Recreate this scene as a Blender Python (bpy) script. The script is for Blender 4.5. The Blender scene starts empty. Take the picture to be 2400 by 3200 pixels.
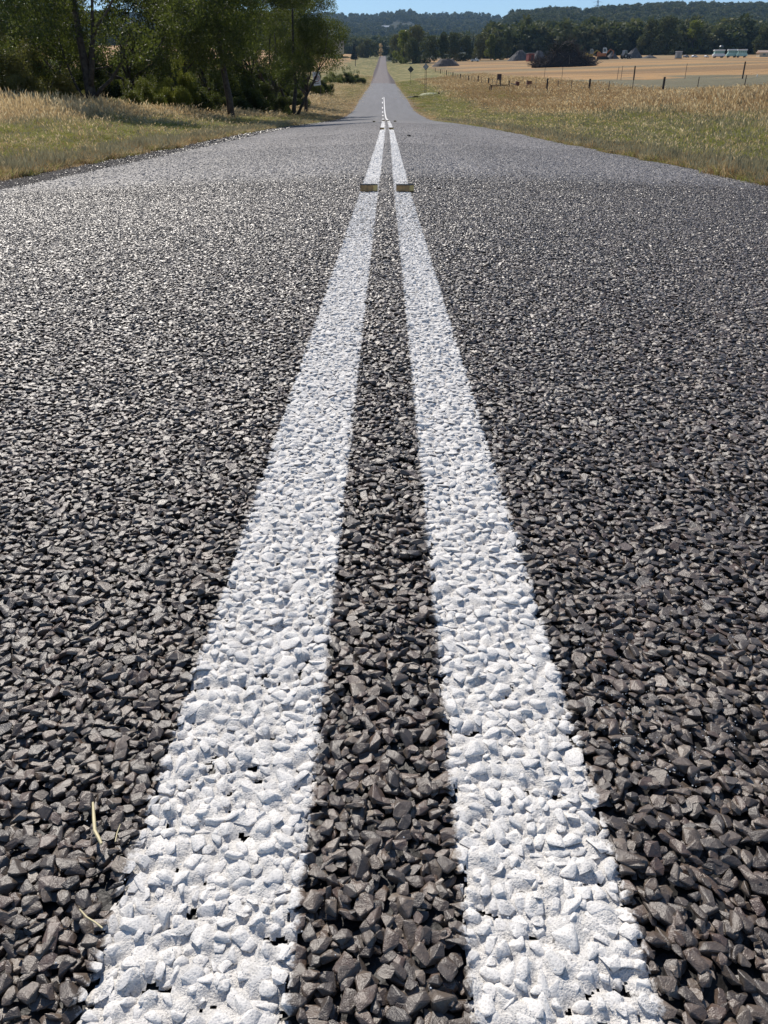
import bpy, bmesh, math, random
import numpy as np
from mathutils import Vector, Matrix, Euler
R = math.radians
S = bpy.context.scene
C = S.collection
# ------------------------------------------------------------------ camera, sky, sun, exposure
PITCH = R(27.27); FPX = 2403.0; CAMH = 0.417
cam = bpy.data.cameras.new('camera'); camo = bpy.data.objects.new('camera', cam); C.objects.link(camo)
cam.sensor_fit = 'VERTICAL'; cam.sensor_height = 36.0; cam.lens = 36.0 * FPX / 3200.0
cam.clip_start = 0.02; cam.clip_end = 20000
camo.location = (0, 0, CAMH); camo.rotation_euler = (R(90) - PITCH, 0, 0)
S.camera = camo
SUN_EL, SUN_AZ = 46.0, -24.0          # degrees; azimuth from straight ahead, negative = to the left
world = bpy.data.worlds.new("World"); S.world = world; world.use_nodes = True
wn = world.node_tree.nodes; wl = world.node_tree.links
bg = wn['Background']
sky = wn.new('ShaderNodeTexSky'); sky.sky_type = 'NISHITA'; sky.sun_disc = False
sky.sun_elevation = R(SUN_EL); sky.sun_rotation = R(SUN_AZ)
sky.air_density = 1.0; sky.dust_density = 0.0; sky.ozone_density = 4.5; sky.altitude = 300
wl.new(sky.outputs[0], bg.inputs[0]); bg.inputs[1].default_value = 0.092
sl = bpy.data.lights.new('sun', 'SUN'); so = bpy.data.objects.new('sun', sl); C.objects.link(so)
sl.energy = 4.3; sl.angle = R(0.53); sl.color = (1.0, 0.93, 0.835)
sd = Vector((math.sin(R(SUN_AZ)) * math.cos(R(SUN_EL)), math.cos(R(SUN_AZ)) * math.cos(R(SUN_EL)), math.sin(R(SUN_EL))))
so.rotation_euler = sd.to_track_quat('Z', 'Y').to_euler(); so.location = (-60, 120, 150)
S.view_settings.view_transform = 'Standard'; S.view_settings.look = 'None'
S.view_settings.exposure = 0.28; S.view_settings.gamma = 1.0; S.view_settings.use_curve_mapping = False
S.render.engine = 'CYCLES'
S.cycles.max_bounces = 6; S.cycles.diffuse_bounces = 3; S.cycles.glossy_bounces = 2
S.cycles.transmission_bounces = 4; S.cycles.transparent_max_bounces = 6; S.cycles.volume_bounces = 0
S.cycles.use_denoising = True

# ------------------------------------------------------------------ numeric helpers
rng = np.random.default_rng(7)
random.seed(7)
def sm(a, b, x):
    t = np.clip((np.asarray(x, float) - a) / (b - a), 0, 1); return t * t * (3 - 2 * t)
def vnoise(x, y, seed=0):
    x = np.asarray(x, float); y = np.asarray(y, float)
    xi = np.floor(x).astype(np.int64); yi = np.floor(y).astype(np.int64); fx = x - xi; fy = y - yi
    fx = fx * fx * (3 - 2 * fx); fy = fy * fy * (3 - 2 * fy)
    def h(a, b):
        n = (a * 374761393 + b * 668265263 + seed * 1442695041) & 0x7fffffff
        n = ((n ^ (n >> 13)) * 1274126177) & 0x7fffffff
        return ((n ^ (n >> 16)) & 0xffff) / 65535.0
    return (h(xi, yi) * (1 - fx) + h(xi + 1, yi) * fx) * (1 - fy) + (h(xi, yi + 1) * (1 - fx) + h(xi + 1, yi + 1) * fx) * fy
def fbm(x, y, seed=0, o=3):
    s = 0; a = 0.5
    for k in range(o):
        s = s + a * (vnoise(x * 2 ** k, y * 2 ** k, seed + k) - 0.5); a *= 0.5
    return s
class Pchip:
    def __init__(s, pts):
        s.x = np.array([p[0] for p in pts], float); s.y = np.array([p[1] for p in pts], float)
        h = np.diff(s.x); d = np.diff(s.y) / h; m = np.zeros(len(s.x)); m[0] = d[0]; m[-1] = d[-1]
        for i in range(1, len(m) - 1):
            if d[i - 1] * d[i] > 0:
                w1 = 2 * h[i] + h[i - 1]; w2 = h[i] + 2 * h[i - 1]; m[i] = (w1 + w2) / (w1 / d[i - 1] + w2 / d[i])
        s.m = m
    def __call__(s, v):
        v = np.clip(np.asarray(v, float), s.x[0], s.x[-1]); i = np.clip(np.searchsorted(s.x, v) - 1, 0, len(s.x) - 2)
        h = s.x[i + 1] - s.x[i]; t = (v - s.x[i]) / h
        return ((1 + 2 * t) * (1 - t) ** 2 * s.y[i] + t * (1 - t) ** 2 * h * s.m[i] + t * t * (3 - 2 * t) * s.y[i + 1] + t * t * (t - 1) * h * s.m[i + 1])
# long profile of the road, its course and the skyline of the hills (rise per metre ahead)
ZR = Pchip([(-60, 0), (0, 0), (6, .01), (9, .03), (15.5, .09), (21, .15), (30, .21), (42, .235), (54, .25), (73, .52), (88, .98), (112, 2.29),
            (150, 4.2), (207, 7.0), (225, 8.1), (320, 13.5), (450, 21.5), (700, 39), (950, 57), (1100, 64), (1500, 92), (2500, 170), (6000, 400)])
XC = Pchip([(-60, -.2), (0, 0), (25, .08), (50, .05), (112, -.09), (225, -.27), (450, -1.5), (950, -1.4), (1500, -1.4), (6000, -1.4)])
def tany(py):
    v = (1600.0 - py) / FPX
    return (-math.sin(PITCH) + v * math.cos(PITCH)) / (math.cos(PITCH) + v * math.sin(PITCH))
def tanx(px, py=60):
    v = (1600.0 - py) / FPX
    return (px - 1200.0) / FPX / (math.cos(PITCH) + v * math.sin(PITCH))
_sky = [(-2500, 48), (0, 46), (700, 52), (1020, 52), (1100, 54), (1150, 57), (1200, 52), (1240, 44), (1265, 42), (1283, 43), (1303, 53), (1380, 54), (1440, 51), (1535, 54),
        (1556, 61), (1600, 56), (1650, 53), (1700, 46), (1760, 47), (1850, 49), (1900, 40), (1985, 36), (2080, 30), (2400, 32), (3000, 40), (6000, 60)]
SKX = np.array([tanx(a) for a, b in _sky]); SKE = np.array([tany(b + 3) for a, b in _sky])
def hroad(x, D):
    dx = x - XC(D)
    return ZR(D) - np.where(dx > 0, .03, .042) * np.abs(dx)
OFFR = Pchip([(0, -.1), (3.1, -.105), (3.6, -.13), (4.6, -.10), (7, .08), (13, .50), (22, 1.25), (60, 2.4), (120, 4.2), (260, 5.2), (4000, 5.2)])
OFFL = Pchip([(0, -.13), (3.1, -.137), (3.5, -.150), (4.4, -.15), (6, .0), (12, .38), (22, .9), (60, 2.2), (120, 5), (260, 9), (4000, 9)])
def H(X, D):
    X = np.asarray(X, float); D = np.asarray(D, float)
    dx = X - XC(D); a = np.abs(dx)
    z = ZR(D) + np.where(dx > 0, OFFR(a), OFFL(a)) + .06 * fbm(X * .35, D * .35, 3) * sm(4, 7, a) + .5 * fbm(X * .03, D * .03, 9) * sm(15, 60, a)
    # ditch and bank on the left round the side track
    z = z - .012 * sm(2.9, 3.3, a) * sm(60, 20, D)
    z = np.where(a < 3.02, ZR(D) - .045 * a - .03 - .06 * sm(200, 900, D), z)
    Dm = np.maximum(D, 50.0); t = X / Dm
    eh = np.interp(t, SKX, SKE)
    right = sm(tanx(1530), tanx(1600), t)
    # near hillside on the right, far range in the middle and left
    e0 = np.where(right > 0, 0, 0) + tany(166)
    s_r = sm(620, 2300, D); s_l = sm(1000, 4300, D) ** 1.15
    s = s_r * right + s_l * (1 - right)
    e = e0 + (eh - e0) * s
    hz = CAMH + e * D + fbm(X * .004, D * .004, 21, 3) * 26 * sm(900, 1800, D) * (1 - s ** 2)
    hz = hz - np.where(right > .5, sm(2350, 3600, D) * 160 * right, 0) - sm(4500, 5800, D) * 200
    w = sm(620, 1150, D)
    wl_ = sm(800, 1500, D)
    wm = w * right + wl_ * (1 - right)
    return z * (1 - wm) + hz * wm
def Hs(x, d): return float(H(np.array([x]), np.array([d]))[0])
def at(px, py, dmax=5000, dmin=3.0):
    """Where the line of sight through a pixel of the photograph first meets the ground: (X, D, z, metres per pixel there)."""
    tx, ty = tanx(px, py), tany(py)
    Ds = np.exp(np.linspace(math.log(dmin), math.log(dmax), 6000))
    hit = np.nonzero(CAMH + ty * Ds <= H(tx * Ds, Ds))[0]
    D = Ds[hit[0]] if len(hit) else dmax
    X = tx * D; z = Hs(X, D)
    zc = D * math.cos(PITCH) - (z - CAMH) * math.sin(PITCH)
    return X, D, z, zc / FPX
def atD(px, D, py=150):
    X = tanx(px, py) * D; z = Hs(X, D)
    return X, D, z, (D * math.cos(PITCH) - (z - CAMH) * math.sin(PITCH)) / FPX

# ------------------------------------------------------------------ materials
def nodes_of(name):
    m = bpy.data.materials.new(name); m.use_nodes = True
    nt = m.node_tree; b = nt.nodes['Principled BSDF']; return m, nt, b
def N(nt, typ, ins=None, **props):
    n = nt.nodes.new(typ)
    for k, v in props.items(): setattr(n, k, v)
    for k, v in (ins or {}).items():
        if isinstance(v, bpy.types.NodeSocket): nt.links.new(v, n.inputs[k])
        else: n.inputs[k].default_value = v
    return n
def M(nt, op, a, b=0.0, c=None, clamp=False):
    n = nt.nodes.new('ShaderNodeMath'); n.operation = op; n.use_clamp = clamp
    for i, v in enumerate((a, b, c)):
        if v is None: continue
        if isinstance(v, bpy.types.NodeSocket): nt.links.new(v, n.inputs[i])
        else: n.inputs[i].default_value = v
    return n.outputs[0]
def ramp(nt, fac, stops, interp='LINEAR'):
    r = nt.nodes.new('ShaderNodeValToRGB'); r.color_ramp.interpolation = interp
    while len(r.color_ramp.elements) < len(stops): r.color_ramp.elements.new(0.5)
    for e, (p, c) in zip(r.color_ramp.elements, stops): e.position = p; e.color = (*c, 1)
    nt.links.new(fac, r.inputs[0]); return r.outputs[0]
def mixc(nt, f, a, b, blend='MIX'):
    n = nt.nodes.new('ShaderNodeMix'); n.data_type = 'RGBA'; n.blend_type = blend
    for i, v in ((0, f), (6, a), (7, b)):
        if isinstance(v, bpy.types.NodeSocket): nt.links.new(v, n.inputs[i])
        else: n.inputs[i].default_value = v if i == 0 else (*v, 1) if len(v) == 3 else v
    return n.outputs[2]
def posnode(nt): return nt.nodes.new('ShaderNodeNewGeometry')
def noise(nt, vec, scale, detail=2.0, rough=0.5): return N(nt, 'ShaderNodeTexNoise', {'Vector': vec, 'Scale': scale, 'Detail': detail, 'Roughness': rough}).outputs[0]
def maprange(nt, v, a, b, c=0.0, d=1.0):
    n = N(nt, 'ShaderNodeMapRange', {'Value': v, 'From Min': a, 'From Max': b, 'To Min': c, 'To Max': d}); return n.outputs[0]
def simple(name, col, rough=.7, var=.25, scale=6.0, metal=0.0, spec=.4, bump=0.0):
    m, nt, b = nodes_of(name); g = posnode(nt)
    n = noise(nt, g.outputs['Position'], scale, 3)
    f = maprange(nt, n, .3, .7)
    c = mixc(nt, f, tuple(x * (1 - var) for x in col), tuple(min(1, x * (1 + var)) for x in col))
    nt.links.new(c, b.inputs['Base Color']); b.inputs['Roughness'].default_value = rough
    b.inputs['Metallic'].default_value = metal; b.inputs['Specular IOR Level'].default_value = spec
    if bump:
        bn = N(nt, 'ShaderNodeBump', {'Height': n, 'Strength': bump, 'Distance': .02}); nt.links.new(bn.outputs[0], b.inputs['Normal'])
    return m
LINE = ((-.1078, .0562), (.0962, .0502))      # centre and half width of the two painted lines near the camera
def paint_mask(nt, pos, soft=.004, amp=.014):
    sp = N(nt, 'ShaderNodeSeparateXYZ', {0: pos}).outputs
    x = M(nt, 'SUBTRACT', sp[0], M(nt, 'MULTIPLY', sp[1], .0032))
    d1 = M(nt, 'SUBTRACT', M(nt, 'ABSOLUTE', M(nt, 'SUBTRACT', x, LINE[0][0])), LINE[0][1])
    d2 = M(nt, 'SUBTRACT', M(nt, 'ABSOLUTE', M(nt, 'SUBTRACT', x, LINE[1][0])), LINE[1][1])
    d = M(nt, 'MINIMUM', d1, d2)
    nz = M(nt, 'SUBTRACT', noise(nt, pos, 380.0, 4, .7), .5)
    nz2 = M(nt, 'SUBTRACT', noise(nt, pos, 90.0, 2), .5)
    d = M(nt, 'ADD', d, M(nt, 'ADD', M(nt, 'MULTIPLY', nz, amp), M(nt, 'MULTIPLY', nz2, .008)))
    return maprange(nt, d, soft * .5, -soft * .5)
def stone_material(name, painted):
    m, nt, b = nodes_of(name); g = posnode(nt); pos = g.outputs['Position']
    oi = nt.nodes.new('ShaderNodeObjectInfo')
    base = ramp(nt, oi.outputs['Random'], [(0, (.042, .030, .022)), (.25, (.112, .078, .055)), (.45, (.076, .059, .047)), (.65, (.150, .112, .081)), (.8, (.118, .069, .049)), (1, (.23, .18, .133))])
    lf = maprange(nt, noise(nt, pos, 2.2, 3, .6), .3, .7, .80, 1.12)
    base = mixc(nt, 1.0, base, N(nt, 'ShaderNodeCombineXYZ', {0: lf, 1: lf, 2: lf}).outputs[0], 'MULTIPLY')
    n1 = noise(nt, pos, 260.0, 4, .65); n2 = noise(nt, pos, 1400.0, 2)
    base = mixc(nt, maprange(nt, n1, .35, .7), mixc(nt, .45, base, (.045, .038, .033)), base)
    base = mixc(nt, maprange(nt, n2, .55, .8, 0, .35), base, (.26, .235, .21))
    h = M(nt, 'ADD', M(nt, 'MULTIPLY', n1, .8), M(nt, 'MULTIPLY', n2, .35))
    # paint: sprayed from above, thin on the steep faces that look at the ground
    mask = paint_mask(nt, pos)
    sn = N(nt, 'ShaderNodeSeparateXYZ', {0: g.outputs['True Normal']}).outputs[2]
    up = maprange(nt, M(nt, 'ADD', sn, M(nt, 'MULTIPLY', M(nt, 'SUBTRACT', noise(nt, pos, 500.0, 3, .6), .5), .9)), -.38, .02)
    mask = M(nt, 'MULTIPLY', mask, up)
    vor = N(nt, 'ShaderNodeTexVoronoi', {'Vector': pos, 'Scale': 640.0}).outputs['Distance']
    bead = M(nt, 'ADD', M(nt, 'MULTIPLY', maprange(nt, vor, .2, .6), .6), M(nt, 'MULTIPLY', maprange(nt, noise(nt, pos, 1500.0, 2, .8), .38, .62), .4))
    pc = mixc(nt, bead, (.56, .540, .512), (.85, .815, .765))
    pc = mixc(nt, maprange(nt, noise(nt, pos, 55.0, 3, .6), .48, .75, 0, .6), pc, (.46, .46, .46))
    nt.links.new(mixc(nt, mask, base, pc), b.inputs['Base Color'])
    nt.links.new(maprange(nt, mask, 0, 1, .42, .62), b.inputs['Roughness'])
    nt.links.new(maprange(nt, mask, 0, 1, .85, .4), b.inputs['Specular IOR Level'])
    hh = mixc(nt, mask, h, M(nt, 'ADD', M(nt, 'MULTIPLY', bead, .45), M(nt, 'MULTIPLY', n1, 1.2)))
    bn = N(nt, 'ShaderNodeBump', {'Height': hh, 'Strength': .9, 'Distance': maprange(nt, mask, 0, 1, .0010, .0006)})
    nt.links.new(bn.outputs[0], b.inputs['Normal'])
    return m
def road_material():
    """Bitumen and stone chippings: the sealed surface of the road, its stones too far off to be built one by one."""
    m, nt, b = nodes_of('chip_seal'); g = posnode(nt); pos = g.outputs['Position']
    sp = N(nt, 'ShaderNodeSeparateXYZ', {0: pos}).outputs
    v = N(nt, 'ShaderNodeTexVoronoi', {'Vector': pos, 'Scale': 85.0})
    vr = N(nt, 'ShaderNodeSeparateXYZ', {0: v.outputs['Color']}).outputs[0]
    chip = ramp(nt, vr, [(0, (.045, .040, .038)), (.25, (.105, .093, .087)), (.6, (.19, .172, .162)), (1, (.33, .305, .29))])
    bit = mixc(nt, noise(nt, pos, 200.0, 3), (.006, .0055, .005), (.018, .016, .015))
    top = maprange(nt, sp[1], 4.6, 7.2)
    col = mixc(nt, top, bit, chip)
    # tyre tracks polished lighter, tar showing between; older brown seal beyond 215 m
    ax = M(nt, 'ABSOLUTE', sp[0])
    tr = M(nt, 'SUBTRACT', 1, M(nt, 'DIVIDE', M(nt, 'ABSOLUTE', M(nt, 'SUBTRACT', M(nt, 'ABSOLUTE', M(nt, 'SUBTRACT', ax, 1.5)), .75)), .45), clamp=True)
    big = noise(nt, pos, .35, 3)
    tex = N(nt, 'ShaderNodeMapping', {0: pos, 3: (1.2, .03, 1)}).outputs[0]
    stre = noise(nt, tex, 1.6, 3)
    f2 = M(nt, 'ADD', M(nt, 'MULTIPLY', tr, .35), M(nt, 'MULTIPLY', M(nt, 'ADD', big, stre), .55))
    far = maprange(nt, sp[1], 8, 25)
    lum = N(nt, 'ShaderNodeMix', {2: 1.0, 3: 1.0})
    lumf = maprange(nt, f2, .2, 1.0, .82, 1.22)
    col = mixc(nt, 1.0, col, N(nt, 'ShaderNodeCombineXYZ', {0: lumf, 1: lumf, 2: lumf}).outputs[0], 'MULTIPLY')
    old = maprange(nt, M(nt, 'ADD', sp[1], M(nt, 'MULTIPLY', sp[0], .6)), 213, 216)
    oc = mixc(nt, stre, (.15, .126, .120), (.21, .183, .175))
    edge = maprange(nt, M(nt, 'ABSOLUTE', M(nt, 'ADD', sp[0], .8)), 1.9, 2.7)
    oc = mixc(nt, edge, oc, (.085, .066, .066))
    farc = mixc(nt, stre, (.15, .147, .150), (.225, .221, .225))
    col = mixc(nt, maprange(nt, sp[1], 14, 45), col, farc)
    col = mixc(nt, old, col, oc)
    nt.links.new(col, b.inputs['Base Color'])
    nt.links.new(maprange(nt, sp[1], 5, 30, .54, .85), b.inputs['Roughness']); nt.links.new(maprange(nt, sp[1], 6, 50, .42, .12), b.inputs['Specular IOR Level'])
    hgt = M(nt, 'ADD', vr, M(nt, 'MULTIPLY', noise(nt, pos, 300.0, 2), .5))
    bn = N(nt, 'ShaderNodeBump', {'Height': hgt, 'Strength': .5, 'Distance': .003})
    nt.links.new(bn.outputs[0], b.inputs['Normal'])
    return m
def line_material():
    m, nt, b = nodes_of('road_paint'); g = posnode(nt); pos = g.outputs['Position']
    vor = N(nt, 'ShaderNodeTexVoronoi', {'Vector': pos, 'Scale': 640.0}).outputs['Distance']
    bead = M(nt, 'ADD', M(nt, 'MULTIPLY', maprange(nt, vor, .2, .6), .6), M(nt, 'MULTIPLY', maprange(nt, noise(nt, pos, 1500.0, 2, .8), .38, .62), .4))
    pc = mixc(nt, bead, (.56, .540, .512), (.85, .815, .765))
    pc = mixc(nt, maprange(nt, noise(nt, pos, 55.0, 3, .6), .48, .75, 0, .6), pc, (.40, .395, .39))
    pc = mixc(nt, maprange(nt, noise(nt, pos, 130.0, 3, .7), .64, .70, 0, .75), pc, (.07, .065, .06))
    nt.links.new(pc, b.inputs['Base Color']); b.inputs['Roughness'].default_value = .62
    h = M(nt, 'ADD', M(nt, 'MULTIPLY', bead, .45), M(nt, 'MULTIPLY', noise(nt, pos, 260.0, 4, .65), 2.0))
    bn = N(nt, 'ShaderNodeBump', {'Height': h, 'Strength': .9, 'Distance': .0014}); nt.links.new(bn.outputs[0], b.inputs['Normal'])
    return m
def ground_material():
    m, nt, b = nodes_of('ground_cover'); g = posnode(nt); pos = g.outputs['Position']
    at_ = nt.nodes.new('ShaderNodeAttribute'); at_.attribute_name = 'cover'
    n = noise(nt, pos, 1.3, 5, .65); n2 = noise(nt, pos, 24.0, 4, .7)
    n3 = noise(nt, N(nt, 'ShaderNodeMapping', {0: pos, 3: (.02, .09, .05)}).outputs[0], 1.0, 4, .6)
    f = M(nt, 'ADD', M(nt, 'MULTIPLY', n, .5), M(nt, 'MULTIPLY', n2, .5))
    k = maprange(nt, f, .3, .7, .55, 1.35)
    k = M(nt, 'MULTIPLY', k, maprange(nt, n3, .3, .7, .82, 1.15))
    col = mixc(nt, 1.0, at_.outputs['Color'], N(nt, 'ShaderNodeCombineXYZ', {0: k, 1: k, 2: k}).outputs[0], 'MULTIPLY')
    nt.links.new(col, b.inputs['Base Color']); b.inputs['Roughness'].default_value = .95; b.inputs['Specular IOR Level'].default_value = .1
    bn = N(nt, 'ShaderNodeBump', {'Height': n2, 'Strength': .6, 'Distance': .05}); nt.links.new(bn.outputs[0], b.inputs['Normal'])
    return m
def leaf_material(name, stops, trans=.35, rough=.5, spec=.45, byobj=True, oscale=.5):
    m, nt, b = nodes_of(name); g = posnode(nt); pos = g.outputs['Position']
    at_ = nt.nodes.new('ShaderNodeAttribute'); at_.attribute_name = 'tint'
    f = at_.outputs['Fac']
    n = noise(nt, pos, oscale, 2)
    oi = nt.nodes.new('ShaderNodeObjectInfo')
    v = M(nt, 'ADD', M(nt, 'MULTIPLY', f, .55), M(nt, 'MULTIPLY', maprange(nt, n, .3, .7), .45))
    if byobj: v = M(nt, 'ADD', M(nt, 'MULTIPLY', v, .55), M(nt, 'MULTIPLY', oi.outputs['Random'], .45))
    c = ramp(nt, v, stops)
    nt.links.new(c, b.inputs['Base Color']); b.inputs['Roughness'].default_value = rough; b.inputs['Specular IOR Level'].default_value = spec
    if trans:
        tr = nt.nodes.new('ShaderNodeBsdfTranslucent'); nt.links.new(mixc(nt, .5, c, (.14, .17, .02)), tr.inputs[0])
        mx = nt.nodes.new('ShaderNodeMixShader'); mx.inputs[0].default_value = trans
        nt.links.new(b.outputs[0], mx.inputs[1]); nt.links.new(tr.outputs[0], mx.inputs[2])
        nt.links.new(mx.outputs[0], nt.nodes['Material Output'].inputs[0])
    return m
MAT = {}
MAT['stone'] = stone_material('crushed_stone', False)
MAT['road'] = road_material(); MAT['line'] = line_material(); MAT['ground'] = ground_material()
MAT['leaf_gum'] = leaf_material('gum_leaves', [(0, (.014, .020, .012)), (.4, (.032, .044, .020)), (.7, (.080, .105, .028)), (1, (.22, .26, .055))], .46, rough=.6, spec=.3, byobj=False, oscale=.8)
MAT['leaf_olive'] = leaf_material('olive_bush_leaves', [(0, (.085, .084, .032)), (.5, (.175, .155, .055)), (1, (.28, .24, .09))], .45, spec=.25)
MAT['leaf_lime'] = leaf_material('bright_bush_leaves', [(0, (.065, .078, .018)), (.5, (.16, .175, .034)), (1, (.28, .28, .06))], .45, spec=.25)
MAT['leaf_far'] = leaf_material('distant_leaves', [(0, (.026, .036, .024)), (.3, (.060, .076, .040)), (.6, (.115, .122, .062)), (1, (.26, .23, .12))], .2, rough=.8, spec=.15, oscale=.12)
MAT['leaf_pine'] = leaf_material('pine_needles', [(0, (.010, .015, .012)), (1, (.030, .040, .024))], 0, rough=.8, spec=.15)
MAT['bark'] = simple('bark', (.060, .050, .043), .9, .5, 9, bump=.8)
MAT['bark_grey'] = simple('pale_bark', (.16, .14, .12), .9, .4, 5, bump=.6)
def grass_material(name, stops, trans=.3):
    m, nt, b = nodes_of(name); g = posnode(nt)
    oi = nt.nodes.new('ShaderNodeObjectInfo'); at_ = nt.nodes.new('ShaderNodeAttribute'); at_.attribute_name = 'tint'
    n = noise(nt, g.outputs['Position'], .9, 2)
    v = M(nt, 'ADD', M(nt, 'MULTIPLY', oi.outputs['Random'], .4), M(nt, 'ADD', M(nt, 'MULTIPLY', at_.outputs['Fac'], .35), M(nt, 'MULTIPLY', maprange(nt, n, .3, .7), .25)))
    c = ramp(nt, v, stops); nt.links.new(c, b.inputs['Base Color']); b.inputs['Roughness'].default_value = .7; b.inputs['Specular IOR Level'].default_value = .2
    tr = nt.nodes.new('ShaderNodeBsdfTranslucent'); nt.links.new(c, tr.inputs[0])
    mx = nt.nodes.new('ShaderNodeMixShader'); mx.inputs[0].default_value = trans
    nt.links.new(b.outputs[0], mx.inputs[1]); nt.links.new(tr.outputs[0], mx.inputs[2]); nt.links.new(mx.outputs[0], nt.nodes['Material Output'].inputs[0])
    return m
MAT['straw'] = grass_material('dry_straw', [(0, (.34, .24, .115)), (.5, (.60, .45, .24)), (1, (.76, .66, .42))], .45)
MAT['brown_grass'] = grass_material('brown_seed_grass', [(0, (.26, .165, .082)), (.5, (.43, .285, .14)), (1, (.58, .44, .25))])
MAT['green_grass'] = grass_material('green_grass', [(0, (.15, .155, .042)), (.5, (.27, .28, .070)), (1, (.42, .41, .14))], .5)
MAT['grey_grass'] = grass_material('grey_weeds', [(0, (.17, .15, .092)), (.5, (.29, .26, .155)), (1, (.42, .38, .24))])

# ------------------------------------------------------------------ object helpers
def mesh_np(name, verts, faces, mats, smooth=False, tint=None, matidx=None):
    verts = np.asarray(verts, np.float32); me = bpy.data.meshes.new(name)
    faces = np.asarray(faces, np.int32); k = faces.shape[1]; nf = len(faces)
    me.vertices.add(len(verts)); me.vertices.foreach_set('co', verts.ravel())
    me.loops.add(nf * k); me.loops.foreach_set('vertex_index', faces.ravel())
    me.polygons.add(nf); me.polygons.foreach_set('loop_start', np.arange(0, nf * k, k, dtype=np.int32))
    me.polygons.foreach_set('loop_total', np.full(nf, k, np.int32))
    me.polygons.foreach_set('use_smooth', np.full(nf, smooth, bool))
    for m in (mats if isinstance(mats, (list, tuple)) else [mats]): me.materials.append(m)
    if matidx is not None: me.polygons.foreach_set('material_index', np.asarray(matidx, np.int32))
    if tint is not None:
        a = me.attributes.new('tint', 'FLOAT', 'FACE'); a.data.foreach_set('value', np.asarray(tint, np.float32))
    me.update(calc_edges=True); return me
def link(name, me, parent=None, loc=None, rot=None, scl=None):
    o = bpy.data.objects.new(name, me); C.objects.link(o)
    if parent: o.parent = parent
    if loc is not None: o.location = loc
    if rot is not None: o.rotation_euler = rot
    if scl is not None: o.scale = scl if hasattr(scl, '__len__') else (scl,) * 3
    return o
def tag(o, label=None, cat=None, group=None, kind=None):
    for k, v in (('label', label), ('category', cat), ('group', group), ('kind', kind)):
        if v: o[k] = v
    return o
def thing(name, label, cat, loc, rz=0, group=None):
    o = link(name, None, None, loc, (0, 0, rz)); return tag(o, label, cat, group)
class MB:
    """Collects boxes, tubes and faces; build() links them as one mesh object."""
    def __init__(s): s.v = []; s.f = []
    def box(s, c, d, rz=0, tilt=None, taper=1.0):
        n = len(s.v); m = Matrix.Rotation(rz, 3, 'Z')
        if tilt is not None: m = m @ Euler(tilt).to_matrix()
        for z in (-.5, .5):
            k = taper if z > 0 else 1
            for x, y in ((-.5, -.5), (.5, -.5), (.5, .5), (-.5, .5)):
                s.v.append(tuple(Vector(c) + m @ Vector((x * d[0] * k, y * d[1] * k, z * d[2]))))
        s.f += [tuple(n + i for i in q) for q in ((0, 3, 2, 1), (4, 5, 6, 7), (0, 1, 5, 4), (1, 2, 6, 5), (2, 3, 7, 6), (3, 0, 4, 7))]
        return s
    def tube(s, pts, rad, sides=6):
        pts = [Vector(p) for p in pts]; n0 = len(s.v)
        if not hasattr(rad, '__len__'): rad = [rad] * len(pts)
        for i, p in enumerate(pts):
            d = (pts[min(i + 1, len(pts) - 1)] - pts[max(i - 1, 0)]).normalized()
            a = d.cross(Vector((0, 0, 1)) if abs(d.z) < .9 else Vector((1, 0, 0))).normalized(); b = d.cross(a)
            for k in range(sides):
                t = 2 * math.pi * k / sides; s.v.append(tuple(p + (a * math.cos(t) + b * math.sin(t)) * rad[i]))
        for i in range(len(pts) - 1):
            for k in range(sides):
                a = n0 + i * sides + k; b = n0 + i * sides + (k + 1) % sides
                s.f.append((a, b, b + sides, a + sides))
        s.f.append(tuple(n0 + k for k in range(sides))[::-1]); s.f.append(tuple(n0 + (len(pts) - 1) * sides + k for k in range(sides)))
        return s
    def poly(s, pts):
        n = len(s.v); s.v += [tuple(p) for p in pts]; s.f.append(tuple(range(n, n + len(pts)))); return s
    def prism(s, prof, depth, axis='y', off=(0, 0, 0)):
        """A closed outline (u, w) pushed through depth along y (outline in x,z)."""
        n = len(s.v); k = len(prof)
        for t in (-.5, .5):
            for u, w in prof: s.v.append((off[0] + u, off[1] + t * depth, off[2] + w) if axis == 'y' else (off[0] + t * depth, off[1] + u, off[2] + w))
        s.f.append(tuple(range(n, n + k))); s.f.append(tuple(range(n + 2 * k - 1, n + k - 1, -1)))
        for i in range(k): s.f.append((n + i, n + k + i, n + k + (i + 1) % k, n + (i + 1) % k))
        return s
    def build(s, name, mat, parent=None, loc=None, smooth=False, bevel=0):
        me = bpy.data.meshes.new(name); me.from_pydata(s.v, [], s.f); me.materials.append(mat)
        bm = bmesh.new(); bm.from_mesh(me); bmesh.ops.recalc_face_normals(bm, faces=bm.faces)
        if bevel: bmesh.ops.bevel(bm, geom=list(bm.edges), offset=bevel, segments=2, affect='EDGES', profile=.6)
        bm.to_mesh(me); bm.free()
        if smooth: me.polygons.foreach_set('use_smooth', np.ones(len(me.polygons), bool))
        me.update(); return link(name, me, parent, loc)
_scat = {}
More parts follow.
